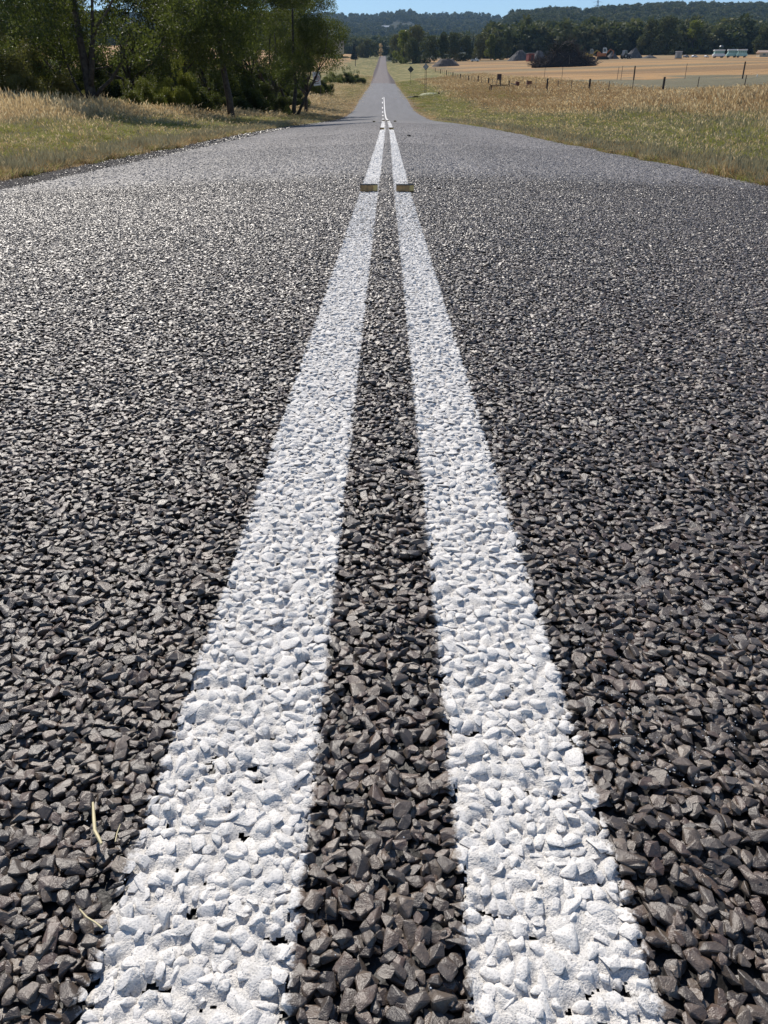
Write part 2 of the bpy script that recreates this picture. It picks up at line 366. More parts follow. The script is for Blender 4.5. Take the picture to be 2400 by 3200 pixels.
def scatter(name, protos, P, rot, scl, idx, parent=None):
    """One object whose geometry nodes put the prototype meshes on a cloud of points."""
    me = bpy.data.meshes.new(name); me.vertices.add(len(P)); me.vertices.foreach_set('co', np.asarray(P, np.float32).ravel())
    a = me.attributes.new('rot', 'FLOAT_VECTOR', 'POINT'); a.data.foreach_set('vector', np.asarray(rot, np.float32).ravel())
    a = me.attributes.new('scl', 'FLOAT_VECTOR', 'POINT'); a.data.foreach_set('vector', np.asarray(scl, np.float32).ravel())
    a = me.attributes.new('pick', 'INT', 'POINT'); a.data.foreach_set('value', np.asarray(idx, np.int32))
    o = link(name, me, parent)
    key = tuple(p.name for p in protos)
    if key not in _scat:
        col = bpy.data.collections.new(name + '_kinds')
        for i, pm in enumerate(protos):
            po = bpy.data.objects.new('%s_kind.%03d' % (name, i), pm); col.objects.link(po)
        _scat[key] = col
    ng = bpy.data.node_groups.new(name, 'GeometryNodeTree')
    ng.interface.new_socket('Geometry', in_out='INPUT', socket_type='NodeSocketGeometry'); ng.interface.new_socket('Geometry', in_out='OUTPUT', socket_type='NodeSocketGeometry')
    gi = ng.nodes.new('NodeGroupInput'); go = ng.nodes.new('NodeGroupOutput')
    ci = ng.nodes.new('GeometryNodeCollectionInfo'); ci.inputs['Collection'].default_value = _scat[key]; ci.inputs['Separate Children'].default_value = True; ci.inputs['Reset Children'].default_value = True
    ip = ng.nodes.new('GeometryNodeInstanceOnPoints'); ip.inputs['Pick Instance'].default_value = True
    def attr(n, t):
        q = ng.nodes.new('GeometryNodeInputNamedAttribute'); q.data_type = t; q.inputs[0].default_value = n; return q
    L = ng.links
    L.new(gi.outputs[0], ip.inputs['Points']); L.new(ci.outputs[0], ip.inputs['Instance'])
    L.new(attr('pick', 'INT').outputs[0], ip.inputs['Instance Index'])
    er = ng.nodes.new('FunctionNodeEulerToRotation'); L.new(attr('rot', 'FLOAT_VECTOR').outputs[0], er.inputs[0]); L.new(er.outputs[0], ip.inputs['Rotation'])
    L.new(attr('scl', 'FLOAT_VECTOR').outputs[0], ip.inputs['Scale']); L.new(ip.outputs[0], go.inputs[0])
    md = o.modifiers.new('scatter', 'NODES'); md.node_group = ng
    return o

# ------------------------------------------------------------------ ground: one sheet out past the hills
def cover_colour(X, D):
    dx = X - XC(D); a = np.abs(dx); right = dx > 0
    tan = np.array([.43, .262, .122]); straw = np.array([.36, .28, .16]); green = np.array([.115, .14, .045]); brown = np.array([.23, .15, .08])
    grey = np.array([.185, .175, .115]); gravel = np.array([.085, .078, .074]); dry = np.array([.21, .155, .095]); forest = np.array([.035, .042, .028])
    n = fbm(X * .22, D * .10, 40, 4) * 2; n2 = fbm(X * .9, D * .5, 50, 3) * 2
    col = np.zeros(X.shape + (3,)) + tan
    def lay(c, w):
        nonlocal col
        w = np.clip(w, 0, 1)[..., None]; col = col * (1 - w) + c * w
    # verges
    nb = n * 2.2
    lay(grey, sm(-.15, .25, n2) * .5 * (a < 30))
    lay(brown, sm(7, 9, a + nb) * sm(30, 22, a + nb) * (D < 110) * right * .8)
    lay(green, sm(3.6, 4.4, a + n * .5) * sm(9.5, 7, a + nb) * right * sm(-.30, .05, n) * sm(190, 110, D) * .85)
    lay(green, sm(9, 11, a) * sm(20, 15, a) * right * sm(0, .15, n) * sm(50, 65, D) * sm(170, 110, D) * .7)
    lay(green, sm(3.7, 4.3, a + n * .5) * sm(6.3, 5.2, a + n) * (~right) * sm(75, 50, D) * sm(-.3, .05, n) * .8)
    lay(green * 1.1, sm(3.4, 4.6, a + n * .5) * sm(13, 9, a + n) * (~right) * sm(100, 130, D) * sm(420, 300, D) * sm(-.2, .15, n + n2 * .4) * .75)
    lay(dry, sm(3.0, 3.15, a) * sm(4.1, 3.7, a + n2 * .4) * right)
    lay(dry, sm(3.0, 3.15, a) * sm(4.1, 3.8, a + n2 * .3) * (~right))
    lay(gravel, sm(2.9, 3.0, a) * sm(3.8, 3.66, a + n2 * .25) * (~right) * sm(90, 60, D))
    olv = np.array([.155, .150, .055]); yel = np.array([.27, .235, .10])
    lay(yel, sm(3.0, 3.4, a) * sm(26, 16, a + n * 8) * sm(105, 130, D) * sm(980, 900, D) * .9)
    lay(olv, sm(3.0, 3.4, a) * sm(34, 20, a + n * 14) * sm(105, 130, D) * sm(980, 900, D) * sm(-.22, .12, n2 * .6 + n * .5) * .9)
    lay(olv, (~right) * (a > 20) * sm(-.05, .12, fbm(X * .02, D * .015, 91, 3) * 2) * sm(120, 170, D) * sm(330, 260, D) * .9)
    # paddock: grey green in front, tan behind, a few darker bands
    lay(grey * .95, right * sm(23, 27, a) * sm(158, 128, D + n * 45) * sm(55, 70, D) * .95)
    lay(brown * 1.05, right * (a > 22) * sm(.0, .22, fbm(X * .012, D * .04, 61, 3) * 2) * sm(120, 160, D) * .75)
    lay(grey, right * (a > 22) * sm(.05, .2, fbm(X * .015, D * .05, 71, 3) * 2) * sm(200, 260, D) * .6)
    # forest floor on the hills
    rt = sm(tanx(1530), tanx(1600), X / np.maximum(D, 50))
    lay(forest, sm(560, 640, D) * rt + sm(900, 1050, D + n * 80) * (1 - rt))
    lay(forest, sm(430, 470, D) * sm(600, 700, D) * right)
    lay(tan * 1.05, sm(.33, .37, fbm(X * .004, D * .003, 81, 2) * 2) * sm(1200, 1500, D) * sm(3200, 2800, D) * (1 - rt) * .7 * sm(40, 90, np.abs(X)))
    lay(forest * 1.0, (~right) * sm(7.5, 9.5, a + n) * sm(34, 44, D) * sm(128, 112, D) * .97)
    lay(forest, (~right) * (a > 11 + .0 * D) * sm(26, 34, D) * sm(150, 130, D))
    lay(dry, (~right) * sm(4, 6, a) * sm(120, 110, D) * sm(95, 105, D))
    return np.clip(col, 0, 1)
Dr = np.concatenate([np.linspace(-5, 4, 14), 4 + np.exp(np.linspace(math.log(.35), math.log(6200), 420))])
s = np.linspace(-1, 1, 421); g_s, g_D = np.meshgrid(s, Dr)
g_X = XC(g_D) + 5.2 * g_s + (1.15 * (np.maximum(g_D, 0) + 14)) * g_s * np.abs(g_s) ** 2
g_Z = H(g_X, g_D)
nr, nc = g_X.shape
def grid_faces(nr, nc):
    i = np.arange(nr - 1)[:, None] * nc + np.arange(nc - 1)[None, :]; i = i.ravel()
    return np.stack([i, i + 1, i + nc + 1, i + nc], 1)
me = mesh_np('ground', np.stack([g_X, g_D, g_Z], -1).reshape(-1, 3), grid_faces(nr, nc), MAT['ground'], True)
cc = cover_colour(g_X, g_D).reshape(-1, 3)
ca = me.attributes.new('cover', 'FLOAT_COLOR', 'POINT'); ca.data.foreach_set('color', np.concatenate([cc, np.ones((len(cc), 1))], 1).astype(np.float32).ravel())
tag(link('ground', me), kind='structure')

# ------------------------------------------------------------------ road and painted lines, relief at the size of the chippings
road_v, road_f, line_v, line_f = [], [], [[], []], [[], []]
road_n = 0; line_n = [0, 0]
def road_zone(D0, D1, dy, dx, amp, jit=.36):
    global road_n
    ys = np.arange(D0, D1 + dy * .5, dy); xs = np.linspace(-3.1, 3.1, int(round(6.2 / dx)) + 1)
    X, Y = np.meshgrid(xs, ys)
    dx = xs[1] - xs[0]
    inner = (np.abs(X) < 3.09)
    Xj = X + rng.uniform(-jit, jit, X.shape) * dx * inner; Yj = Y + rng.uniform(-jit, jit, X.shape) * dy
    Yj[-1] = Y[-1]; Yj[0] = Y[0]
    ragged = (np.abs(X) > 3.09) * (fbm(Yj * .9, 0 * Yj, 5, 4) * .22 + rng.uniform(-.02, .02, X.shape))
    Xw = Xj + XC(Yj) + np.sign(X) * ragged
    near = 1 - sm(4.6, 7.2, Yj)
    onl = np.zeros(X.shape, bool)
    for c, h in LINE: onl |= np.abs(Xj - c) < h
    z = hroad(Xw, Yj) + rng.uniform(-1, 1, X.shape) * (amp * (1 - near) + .0016 * near) - near * np.where(onl & (Yj > 3.05), .0044, .0082)
    V = np.stack([Xw, Yj, z], -1).reshape(-1, 3); F = grid_faces(len(ys), len(xs))
    fc = Xj.ravel()[F].mean(1) + rng.uniform(-.004, .004, len(F)); fy = Yj.ravel()[F].mean(1)
    which = np.full(len(F), -1)
    for k, (c, h) in enumerate(LINE): which[np.abs(fc - c) < h] = k
    # worn spots where the stone shows through the paint
    which[(rng.random(len(F)) < .035) & (fy > 6)] = -1
    if D1 > 31: which[:] = -1
    which[fy < 3.0] = -1          # nearer than this the coat of paint is a finer mesh of its own
    for k in (-1, 0, 1):
        f = F[which == k]
        if len(f) == 0: continue
        used, inv = np.unique(f, return_inverse=True)
        v = V[used].copy(); f = inv.reshape(-1, 4)
        if k < 0: road_v.append(v); road_f.append(f + road_n); road_n += len(v)
        else: line_v[k].append(v); line_f[k].append(f + line_n[k]); line_n[k] += len(v)
road_zone(-.6, 6.0, .014, .0137, .0046)
road_zone(5.98, 12.5, .0125, .0105, .0048)
road_zone(12.45, 17.5, .022, .0145, .0052)
road_zone(17.4, 30.0, .036, .0205, .0056)
road_zone(29.9, 100.0, .16, .1, .004)
road_zone(99.5, 990.0, 2.0, .4, 0.0, 0.0)
road = link('road', mesh_np('road', np.concatenate(road_v), np.concatenate(road_f), MAT['road']))
tag(road, kind='structure')
def strip(k, D0, D1, n):
    """Paint laid over the seal farther up the road."""
    c, h = LINE[k]; ys = np.linspace(D0, D1, n)
    for a_, b_ in ((0, 1),):
        xs = np.array([c - h, c, c + h]); X, Y = np.meshgrid(xs, ys)
        X = X + XC(Y); Z = hroad(X, Y) + .009
        line_v[k].append(np.stack([X, Y, Z], -1).reshape(-1, 3)); line_f[k].append(grid_faces(n, 3) + line_n[k]); line_n[k] += 3 * n
strip(1, 29.9, 119.0, 120)
strip(0, 29.9, 34.5, 20)
lines = []
for k in (0, 1):
    o = link('road_line', mesh_np('road_line', np.concatenate(line_v[k]), np.concatenate(line_f[k]), MAT['line']))
    tag(o, kind='structure', label='white painted line on the left of the pair, breaking into dashes far up the road' if k == 0 else 'unbroken white painted line on the right of the pair down the road')
    lines.append(o)
dD = [40.5, 52.5, 66, 78.5, 90, 101.5, 113]
for D0 in dD:
    ys = np.linspace(D0, D0 + 3.6, 8); c, h = LINE[0]; X, Y = np.meshgrid([c - h, c, c + h], ys); X = X + XC(Y)
    o = link('road_line', mesh_np('road_line', np.stack([X, Y, hroad(X, Y) + .009], -1).reshape(-1, 3), grid_faces(8, 3), MAT['line'])); tag(o, kind='structure')

# ------------------------------------------------------------------ crushed stone of the seal
def stone_mesh(seed, painted=False):
    r = np.random.default_rng(seed + 100)
    bm = bmesh.new()
    ax = np.array([r.uniform(.85, 1.2), r.uniform(.6, .9), r.uniform(.35, .54)]) * .5
    for k in range(int(r.integers(11, 16))):
        p = r.normal(size=3); p /= np.linalg.norm(p); p = np.sign(p) * np.abs(p) ** .75; p /= np.linalg.norm(p) ** .6
        bm.verts.new(p * ax * r.uniform(.9, 1.06))
    res = bmesh.ops.convex_hull(bm, input=bm.verts)
    bmesh.ops.delete(bm, geom=[v for v in bm.verts if not v.link_faces], context='VERTS')
    bmesh.ops.dissolve_limit(bm, angle_limit=R(16), verts=bm.verts, edges=bm.edges)
    bmesh.ops.bevel(bm, geom=list(bm.edges), offset=.045 if painted else .028, segments=2 if painted else 1, affect='EDGES', profile=.5, clamp_overlap=True)
    bmesh.ops.remove_doubles(bm, verts=bm.verts, dist=.004)
    far_v = [v for v in bm.verts if v.co.length > .75]
    for v in far_v: v.co *= .6 / v.co.length
    bmesh.ops.recalc_face_normals(bm, faces=bm.faces)
    m = bpy.data.meshes.new('stone'); bm.to_mesh(m); bm.free()
    m.materials.append(MAT['stone']); m.polygons.foreach_set('use_smooth', np.full(len(m.polygons), painted)); m.update(); return m
STONES = [stone_mesh(i) for i in range(28)]
PSTONES = [stone_mesh(i + 40, True) for i in range(28)]
sp_ = .0096
ys = np.arange(-.05, 7.6, sp_ * .87)
PX, PY = [], []
for i, y in enumerate(ys):
    hw = min(3.1, .4445 * max(y, 0) + .095 + .42)
    x = np.arange(-hw, hw, sp_) + (i % 2) * sp_ * .5
    PX.append(x); PY.append(np.full(len(x), y))
PX = np.concatenate(PX); PY = np.concatenate(PY)
PX += rng.normal(0, sp_ * .24, len(PX)); PY += rng.normal(0, sp_ * .24, len(PX))
keep = rng.random(len(PX)) < .98 * (1 - .93 * sm(4.4, 7.6, PY)); keep &= np.abs(PX) < 3.08
PX = PX[keep]; PY = PY[keep]; n = len(PX)
size = .0124 * np.exp(rng.normal(0, .25, n)); size = np.clip(size, .0062, .0185)
scl = size[:, None] * np.exp(rng.normal(0, .10, (n, 3)))
rot = np.stack([rng.normal(0, .18, n), rng.normal(0, .18, n), rng.uniform(0, 6.283, n)], 1)
pz = hroad(PX + XC(PY), PY) + rng.normal(-.0012, .0013, n)
lo = np.nonzero(PY < 2.6)[0]
PX = np.concatenate([PX, PX[lo] + sp_ * .5 + rng.normal(0, .002, len(lo))]); PY = np.concatenate([PY, PY[lo] + sp_ * .3 + rng.normal(0, .002, len(lo))])
pz = np.concatenate([pz, pz[lo] - .0042]); scl = np.concatenate([scl, scl[lo][::-1]]); rot = np.concatenate([rot, rot[lo][::-1]]); n = len(PX); upper = np.arange(n) < n - len(lo)
P = np.stack([PX + XC(PY), PY, pz], 1); pick = rng.integers(0, len(STONES), n)
cls = np.full(n, -1)
for k, (c, h) in enumerate(LINE): cls[np.abs(PX - c) < h] = k
P[cls >= 0, 2] -= .0015; scl[cls >= 0, 2] *= .95; scl[cls >= 0, :2] *= 1.08
# the coat of paint: one skin that runs over the stones and sags into the gaps between them
for k, (c, h) in enumerate(LINE):
    g = .0018; gy = np.arange(.0, 3.12, g); gx = np.arange(c - h - .006, c + h + .006, g)
    GX, GY = np.meshgrid(gx, gy); HF = -.0060 + .0022 * fbm(GX * 70, GY * 70, 15 + k, 3)
    for j in np.nonzero((cls == k) & (PY < 3.15))[0]:
        px, py, zc_ = P[j, 0] - float(0.0032 * P[j, 1]), P[j, 1], P[j, 2] - hroad(P[j, 0], P[j, 1]) + .0001
        a_, b_ = .56 * scl[j, 0], .44 * scl[j, 1]; ca_, sa_ = math.cos(rot[j, 2]), math.sin(rot[j, 2]); rr = a_ * 1.25
        i0 = max(0, int((py - rr) / g)); i1 = min(len(gy), int((py + rr) / g) + 2); j0 = max(0, int((px - rr - gx[0]) / g)); j1 = min(len(gx), int((px + rr - gx[0]) / g) + 2)
        if i0 >= i1 or j0 >= j1: continue
        X_ = GX[i0:i1, j0:j1] - px; Y_ = GY[i0:i1, j0:j1] - py
        u = (X_ * ca_ + Y_ * sa_) / a_; v = (-X_ * sa_ + Y_ * ca_) / b_
        q = np.abs(u) ** 2.4 + np.abs(v) ** 2.4
        hh = zc_ + .0013 - .0040 * q + (u * math.sin(rot[j, 1]) * -a_ + v * math.sin(rot[j, 0]) * b_) * .7
        HF[i0:i1, j0:j1] = np.where(q < 1.5, np.maximum(HF[i0:i1, j0:j1], hh), HF[i0:i1, j0:j1])
    for _ in range(1):
        Q = np.pad(HF, 1, mode='edge'); HF = .5 * HF + .125 * (Q[:-2, 1:-1] + Q[2:, 1:-1] + Q[1:-1, :-2] + Q[1:-1, 2:])
    HF = HF + .0011 * fbm(GX * 160, GY * 160, 17 + k, 3)
    WX = GX + XC(GY); Fm = grid_faces(len(gy), len(gx)); hz_ = HF.ravel()[Fm].mean(1); fx = GX.ravel()[Fm].mean(1); fyy = GY.ravel()[Fm].mean(1)
    edge_ = np.abs(fx - c) - h + .001 + .020 * fbm(fx * 120, fyy * 120, 19, 3) + .008 * fbm(fx * 25, fyy * 25, 23, 2)
    hole = (hz_ + .004 * fbm(fx * 260, fyy * 260, 27, 2)) < -.0056
    Fm = Fm[(edge_ < 0) & ~hole]
    used, inv = np.unique(Fm, return_inverse=True); V_ = np.stack([WX, GY, hroad(WX, GY) + HF], -1).reshape(-1, 3)[used]
    link('paint_coat', mesh_np('paint_coat', V_, inv.reshape(-1, 4), MAT['line'], True), lines[k])
depth = PY
for k, par, nmax in ((-1, road, 300), (0, lines[0], 260), (1, lines[1], 260)):
    idx = np.nonzero(cls == k)[0]
    vis = idx[upper[idx] & (PY[idx] > .225) & (np.abs(P[idx, 0]) < .4445 * PY[idx] + .10)]
    single = vis[np.argsort(PY[vis])][:nmax]
    for j in single:
        link('stone', (STONES if k < 0 else PSTONES)[pick[j]], par, P[j], rot[j], scl[j])
    rest = np.setdiff1d(idx, single)
    tag(scatter('stone_chippings' if k < 0 else 'painted_chippings', STONES if k < 0 else PSTONES, P[rest], rot[rest], scl[rest], pick[rest], par), kind='stuff')
# spilt glass beads that glint between the stones
bead_m, nt_, b_ = nodes_of('glass_bead'); b_.inputs['Base Color'].default_value = (.75, .78, .8, 1); b_.inputs['Roughness'].default_value = .12; b_.inputs['Specular IOR Level'].default_value = .9
bm = bmesh.new(); bmesh.ops.create_icosphere(bm, subdivisions=1, radius=1); bmd = bpy.data.meshes.new('bead'); bm.to_mesh(bmd); bm.free(); bmd.materials.append(bead_m)
nb = 4500; by = np.exp(rng.uniform(math.log(.25), math.log(2.6), nb)); bx = np.where(rng.random(nb) < .8, .16 + rng.exponential(.07, nb), rng.uniform(-.3, .4, nb)) * (0.7 + .5 * by ** .5)
ok = (np.abs(bx) < .6 * by + .2) & (fbm(bx * 14, by * 14, 90, 2) > -.04); bx = bx[ok]; by = by[ok]; nb = len(bx)
br = rng.uniform(.0003, .0006, nb)
tag(scatter('glass_beads', [bmd], np.stack([bx + XC(by), by, hroad(bx, by) + rng.uniform(-.004, .0012, nb)], 1), np.zeros((nb, 3)), np.repeat(br[:, None], 3, 1), np.zeros(nb), road), kind='stuff')

# ------------------------------------------------------------------ raised markers on the lines
MAT['marker'] = simple('amber_plastic', (.36, .215, .085), .45, .35, 60, spec=.5)
MAT['marker_lit'] = simple('sunlit_amber_plastic', (.72, .52, .20), .4, .15, 40)  # sun shining through the tab's right end, painted as a brighter plastic
MAT['marker_strip'] = simple('dark_reflective_tape', (.035, .03, .028), .3, .3, 80, spec=.7)
def marker(x, y, label, rz=0):
    z = float(hroad(np.array([x]), np.array([y]))[0])
    t = thing('raised_road_marker', label, 'road marker', (x, y, z + .002), rz, 'upright plastic markers standing on the road lines')
    MB().box((0, .016, .003), (.106, .036, .006)).build('foot', MAT['marker'], t, bevel=.0012)
    f = MB().box((-.0125, 0, .0195), (.080, .006, .031), tilt=(-.10, 0, 0)); f.build('tab', MAT['marker'], t, bevel=.0012)
    MB().box((.041, 0, .0195), (.027, .0064, .031), tilt=(-.10, 0, 0)).build('tab_lit_end', MAT['marker_lit'], t, bevel=.0012)  # same tab, its sunlit end a separate piece with the light in its colour
    MB().box((0, .003, .0385), (.108, .0085, .0072), tilt=(-.10, 0, 0)).build('reflective_strip', MAT['marker_strip'], t, bevel=.001)
    return t
marker(-.0925, 5.08, 'near amber marker standing upright on the left painted line', R(1.5))
marker(.127, 5.05, 'near amber marker standing upright on the right painted line', R(-1))
for x, y, l in ((-.045, 19.6, 'small dark marker on the left line, second pair up the road'), (.165, 19.6, 'small dark marker on the right line, second pair up the road'),
                (-.02, 33.2, 'tiny marker on the left line where the dashes begin'), (.14, 33.2, 'tiny marker on the right line near the crest'),
                (-.38, 32.6, 'tiny dark marker on bare seal just left of the lines'), (.42, 32.8, 'tiny dark marker on bare seal just right of the lines')):
    marker(x, y, l)

# ------------------------------------------------------------------ grass of the verges
def tuft_mesh(name, seed, nb, h, w, spread, lean, mat, head=0.0):
    r = np.random.default_rng(seed); V = []; F = []; T = []
    for k in range(nb):
        a = r.uniform(0, 6.283); rad = spread * math.sqrt(r.random()); bx, by_ = rad * math.cos(a), rad * math.sin(a)
        la = r.uniform(0, 6.283); hh = h * r.uniform(.55, 1.1); ln = lean * hh * r.uniform(.3, 1.2)
        dx, dy = math.cos(la) * ln, math.sin(la) * ln; pa = r.uniform(0, 6.283); wx, wy = math.cos(pa) * w * .5, math.sin(pa) * w * .5
        n0 = len(V); t = r.random()
        for q, ww in ((0, 1), (.5, .85), (1, .15)):
            cx, cy, cz = bx + dx * q * q, by_ + dy * q * q, hh * (q - .15 * lean * q * q)
            V += [(cx - wx * ww, cy - wy * ww, cz), (cx + wx * ww, cy + wy * ww, cz)]
        F += [(n0, n0 + 1, n0 + 3, n0 + 2), (n0 + 2, n0 + 3, n0 + 5, n0 + 4)]; T += [t, t]
        if head and r.random() < head:
            n0 = len(V); cx, cy, cz = bx + dx, by_ + dy, hh * (1 - .15 * lean)
            hl = .09; hw_ = w * 1.6
            V += [(cx, cy, cz - .02), (cx + hw_ * math.cos(pa), cy + hw_ * math.sin(pa), cz + hl * .4), (cx + dx * .15, cy + dy * .15, cz + hl), (cx - hw_ * math.cos(pa), cy - hw_ * math.sin(pa), cz + hl * .4)]
            F += [(n0, n0 + 1, n0 + 2, n0 + 3)]; T += [min(1, t + .3)]
    return mesh_np(name, V, F, mat, False, T)
TUFT = []
for i in range(3): TUFT.append(tuft_mesh('straw_tuft', 10 + i, 18, .33, .006, .12, .7, MAT['straw'], .35))          # 0-2
for i in range(3): TUFT.append(tuft_mesh('brown_tuft', 20 + i, 18, .27, .006, .12, .7, MAT['brown_grass'], .35))    # 3-5
for i in range(3): TUFT.append(tuft_mesh('green_tuft', 30 + i, 24, .17, .008, .11, .9, MAT['green_grass']))         # 6-8
for i in range(2): TUFT.append(tuft_mesh('weed_tuft', 40 + i, 16, .20, .007, .10, .7, MAT['grey_grass'], .3))       # 9-10
for i in range(2): TUFT.append(tuft_mesh('short_dry_tuft', 50 + i, 20, .09, .007, .09, .9, MAT['straw'] if i else MAT['brown_grass']))           # 11-12
def grass_band(name, label, side, D0, D1, a0, a1f, dens, wscale):
    out = []
    nn = int(dens)
    u = rng.random(nn); D = D0 * (D1 / D0) ** u
    a = a0 + (a1f(D) - a0) * rng.random(nn)
    X = XC(D) + side * a
    n = fbm(X * .22, D * .10, 40, 4) * 2; n2 = fbm(X * .9, D * .5, 50, 3) * 2
    q = rng.random(nn)
    kind = np.full(nn, 0)
    if side > 0:
        ng = a + n * 2.2
        pg = np.clip(sm(3.6, 4.1, a) * sm(11.5, 8, ng) + .6 * sm(9, 11, a) * sm(20, 15, a) * sm(0, .15, n) * sm(50, 65, D), 0, 1)
        pb = sm(8.5, 11, ng) * .9
        kind = np.where(q < pg * .72, 6 + rng.integers(0, 3, nn), np.where(q < pg * .72 + pb * .7, 3 + rng.integers(0, 3, nn), np.where(rng.random(nn) < .55 + .3 * (ng < 9), 9 + rng.integers(0, 2, nn), rng.integers(0, 3, nn))))
    else:
        pg = 1.1 * sm(3.8, 4.3, a) * sm(8.6, 6.0, a + n * 2) * sm(75, 50, D) + sm(4, 5, a) * sm(13, 9, a) * sm(100, 130, D) * .6
        kind = np.where(q < pg * .72, 6 + rng.integers(0, 3, nn), np.where(rng.random(nn) < .25 + .45 * sm(9, 5.5, a + n * 2), 9 + rng.integers(0, 2, nn), np.where(rng.random(nn) < .3, 3 + rng.integers(0, 3, nn), rng.integers(0, 3, nn))))
    edge = a < (3.85 if side > 0 else 4.1) + n2 * .3
    kind = np.where(edge, 11 + rng.integers(0, 2, nn), kind)
    tallscale = np.where(edge, 1.0, .38 + .62 * sm(5, 11.0, a)) * rng.uniform(.7, 1.25, nn)
    tallscale *= .65 + .8 * vnoise(X * 1.1, D * .7, 33)
    tallscale *= np.where((kind >= 6) & (kind <= 8), 1.25, 1.0)
    w = wscale(D)
    P = np.stack([X, D, H(X, D) - .015], 1); sc = np.stack([w, w, tallscale * w ** .15], 1)
    o = scatter(name, TUFT, P, np.stack([0 * D, 0 * D, rng.uniform(0, 6.283, nn)], 1), sc, kind)
    tag(o, label, 'grass', kind='stuff'); return o
ws = lambda D: np.clip(D / 14.0, .8, 5.0)
ng_ = 9000; gd = 4.5 * (60 / 4.5) ** rng.random(ng_); ga = 3.04 + rng.random(ng_) ** 1.3 * .85; gx = XC(gd) - ga
gs = rng.uniform(.010, .022, ng_) * np.clip(gd / 9, .9, 3)
tag(scatter('shoulder_gravel', STONES, np.stack([gx, gd, np.maximum(H(gx, gd), hroad(gx, gd) * (ga < 3.1) - 9 * (ga >= 3.1)) + gs * .15], 1), rng.uniform(-.6, .6, (ng_, 3)), np.repeat(gs[:, None], 3, 1), rng.integers(0, 28, ng_)), 'loose dark gravel along the left edge of the seal', 'gravel', kind='stuff')
grass_band('grass', 'green and brown grass on the verge right of the road', 1, 4.0, 62, 3.25, lambda D: np.minimum(4.5 + .62 * D, 30), 60000, ws)
grass_band('grass', 'straw coloured grass on the verge left of the road', -1, 4.0, 75, 3.72, lambda D: np.minimum(4.6 + .62 * D, 24), 44000, ws)
def edge_tufts(side, label):
    nn = 15000; D = 4.0 * (48 / 4.0) ** rng.random(nn); n2 = fbm(D * 1.6, D * 0 + side * 7, 52, 3)
    a = (3.06 if side > 0 else 3.80) + n2 * .5 + rng.random(nn) ** 1.5 * .8; X = XC(D) + side * a; k = a > (3.05 if side > 0 else 3.62); X = X[k]; D = D[k]; nn = len(X); a = a[k]
    w = np.clip(D / 16., .7, 3) * rng.uniform(.6, 1.3, nn)
    kind = np.where(rng.random(nn) < .62, 11 + rng.integers(0, 2, nn), np.where(rng.random(nn) < .5, 9 + rng.integers(0, 2, nn), 6 + rng.integers(0, 3, nn)))
    hs = np.where(kind >= 11, 1.0, .45) * rng.uniform(.5, 1.5, nn) * (.6 + .8 * vnoise(X * 2.5, D * 1.2, 34))
    tag(scatter('grass', TUFT, np.stack([X, D, np.maximum(H(X, D), np.where(a < 3.1, hroad(X, D), -9)) - .008], 1), np.stack([0 * D, 0 * D, rng.uniform(0, 6.28, nn)], 1), np.stack([w, w, hs], 1), kind), label, 'grass', kind='stuff')
edge_tufts(1, 'short worn tufts fringing the right edge of the seal'); edge_tufts(-1, 'short worn tufts fringing the dark shoulder on the left')
grass_band('grass', 'dry grass along the roadside fence farther up', 1, 60, 230, 3.5, lambda D: np.minimum(8 + .35 * D, 27), 12000, lambda D: np.clip(D / 16., 3, 8))
grass_band('grass', 'green and tan grass beside the road beyond the left trees', -1, 72, 300, 3.5, lambda D: 11 + 0 * D, 7000, lambda D: np.clip(D / 16., 3, 8))

# ------------------------------------------------------------------ leaves, crowns, trees
def leaf_cloud(name, clumps, n, L, W, seed, mat, gap=.0, gscale=1.2, droop=0.0, shell=.55):
    r = np.random.default_rng(seed); cl = np.array(clumps, float)
    vol = cl[:, 3] * cl[:, 4] * cl[:, 5]; pick = r.choice(len(cl), n, p=vol / vol.sum())
    d = r.normal(size=(n, 3)); d /= np.linalg.norm(d, axis=1, keepdims=True)
    rad = shell + (1 - shell) * r.random(n) ** .7; rad *= np.where(r.random(n) < .12, 1.18, 1.0)
    p = cl[pick, :3] + d * rad[:, None] * cl[pick, 3:6]
    # sub-clumps: pull leaves towards nearby twig ends
    tw = cl[r.integers(0, len(cl), 10), :3]
    q = np.floor(p * gscale); hsh = vnoise(p[:, 0] * gscale + p[:, 2] * 1.7, p[:, 1] * gscale - p[:, 2] * 1.3, seed)
    k = hsh > gap; p = p[k]; pick = pick[k]; hsh = hsh[k]; n = len(p)
    a = r.normal(size=(n, 3)); a[:, 2] -= droop; a /= np.linalg.norm(a, axis=1, keepdims=True)
    b = np.cross(a, r.normal(size=(n, 3))); b /= np.linalg.norm(b, axis=1, keepdims=True)
    s_ = r.uniform(.65, 1.3, n)[:, None]; a *= L * .5 * s_; b *= W * .5 * s_
    V = np.stack([p - a, p + b * .9 - a * .1, p + a, p - b * .9 - a * .1], 1).reshape(-1, 3)
    F = np.arange(n * 4).reshape(-1, 4)
    ct = r.random(len(cl))[pick]
    return mesh_np(name, V, F, mat, False, np.clip(.35 * r.random(n) + .45 * ct + .2 * hsh, 0, 1))
def crown_clumps(seed, h0, h1, rmax, n, cr):
    r = np.random.default_rng(seed); out = []
    for k in range(n):
        t = (k + .5) / n; z = h0 + (h1 - h0) * t; prof = math.sin(math.pi * min(1, .18 + .82 * t) ** .9) ** .6
        rr = rmax * prof * math.sqrt(r.random()); a = r.uniform(0, 6.283); c = cr * r.uniform(.65, 1.2)
        out.append((rr * math.cos(a), rr * math.sin(a), z, c * r.uniform(.9, 1.3), c * r.uniform(.9, 1.3), c * r.uniform(.55, .85)))
    return out
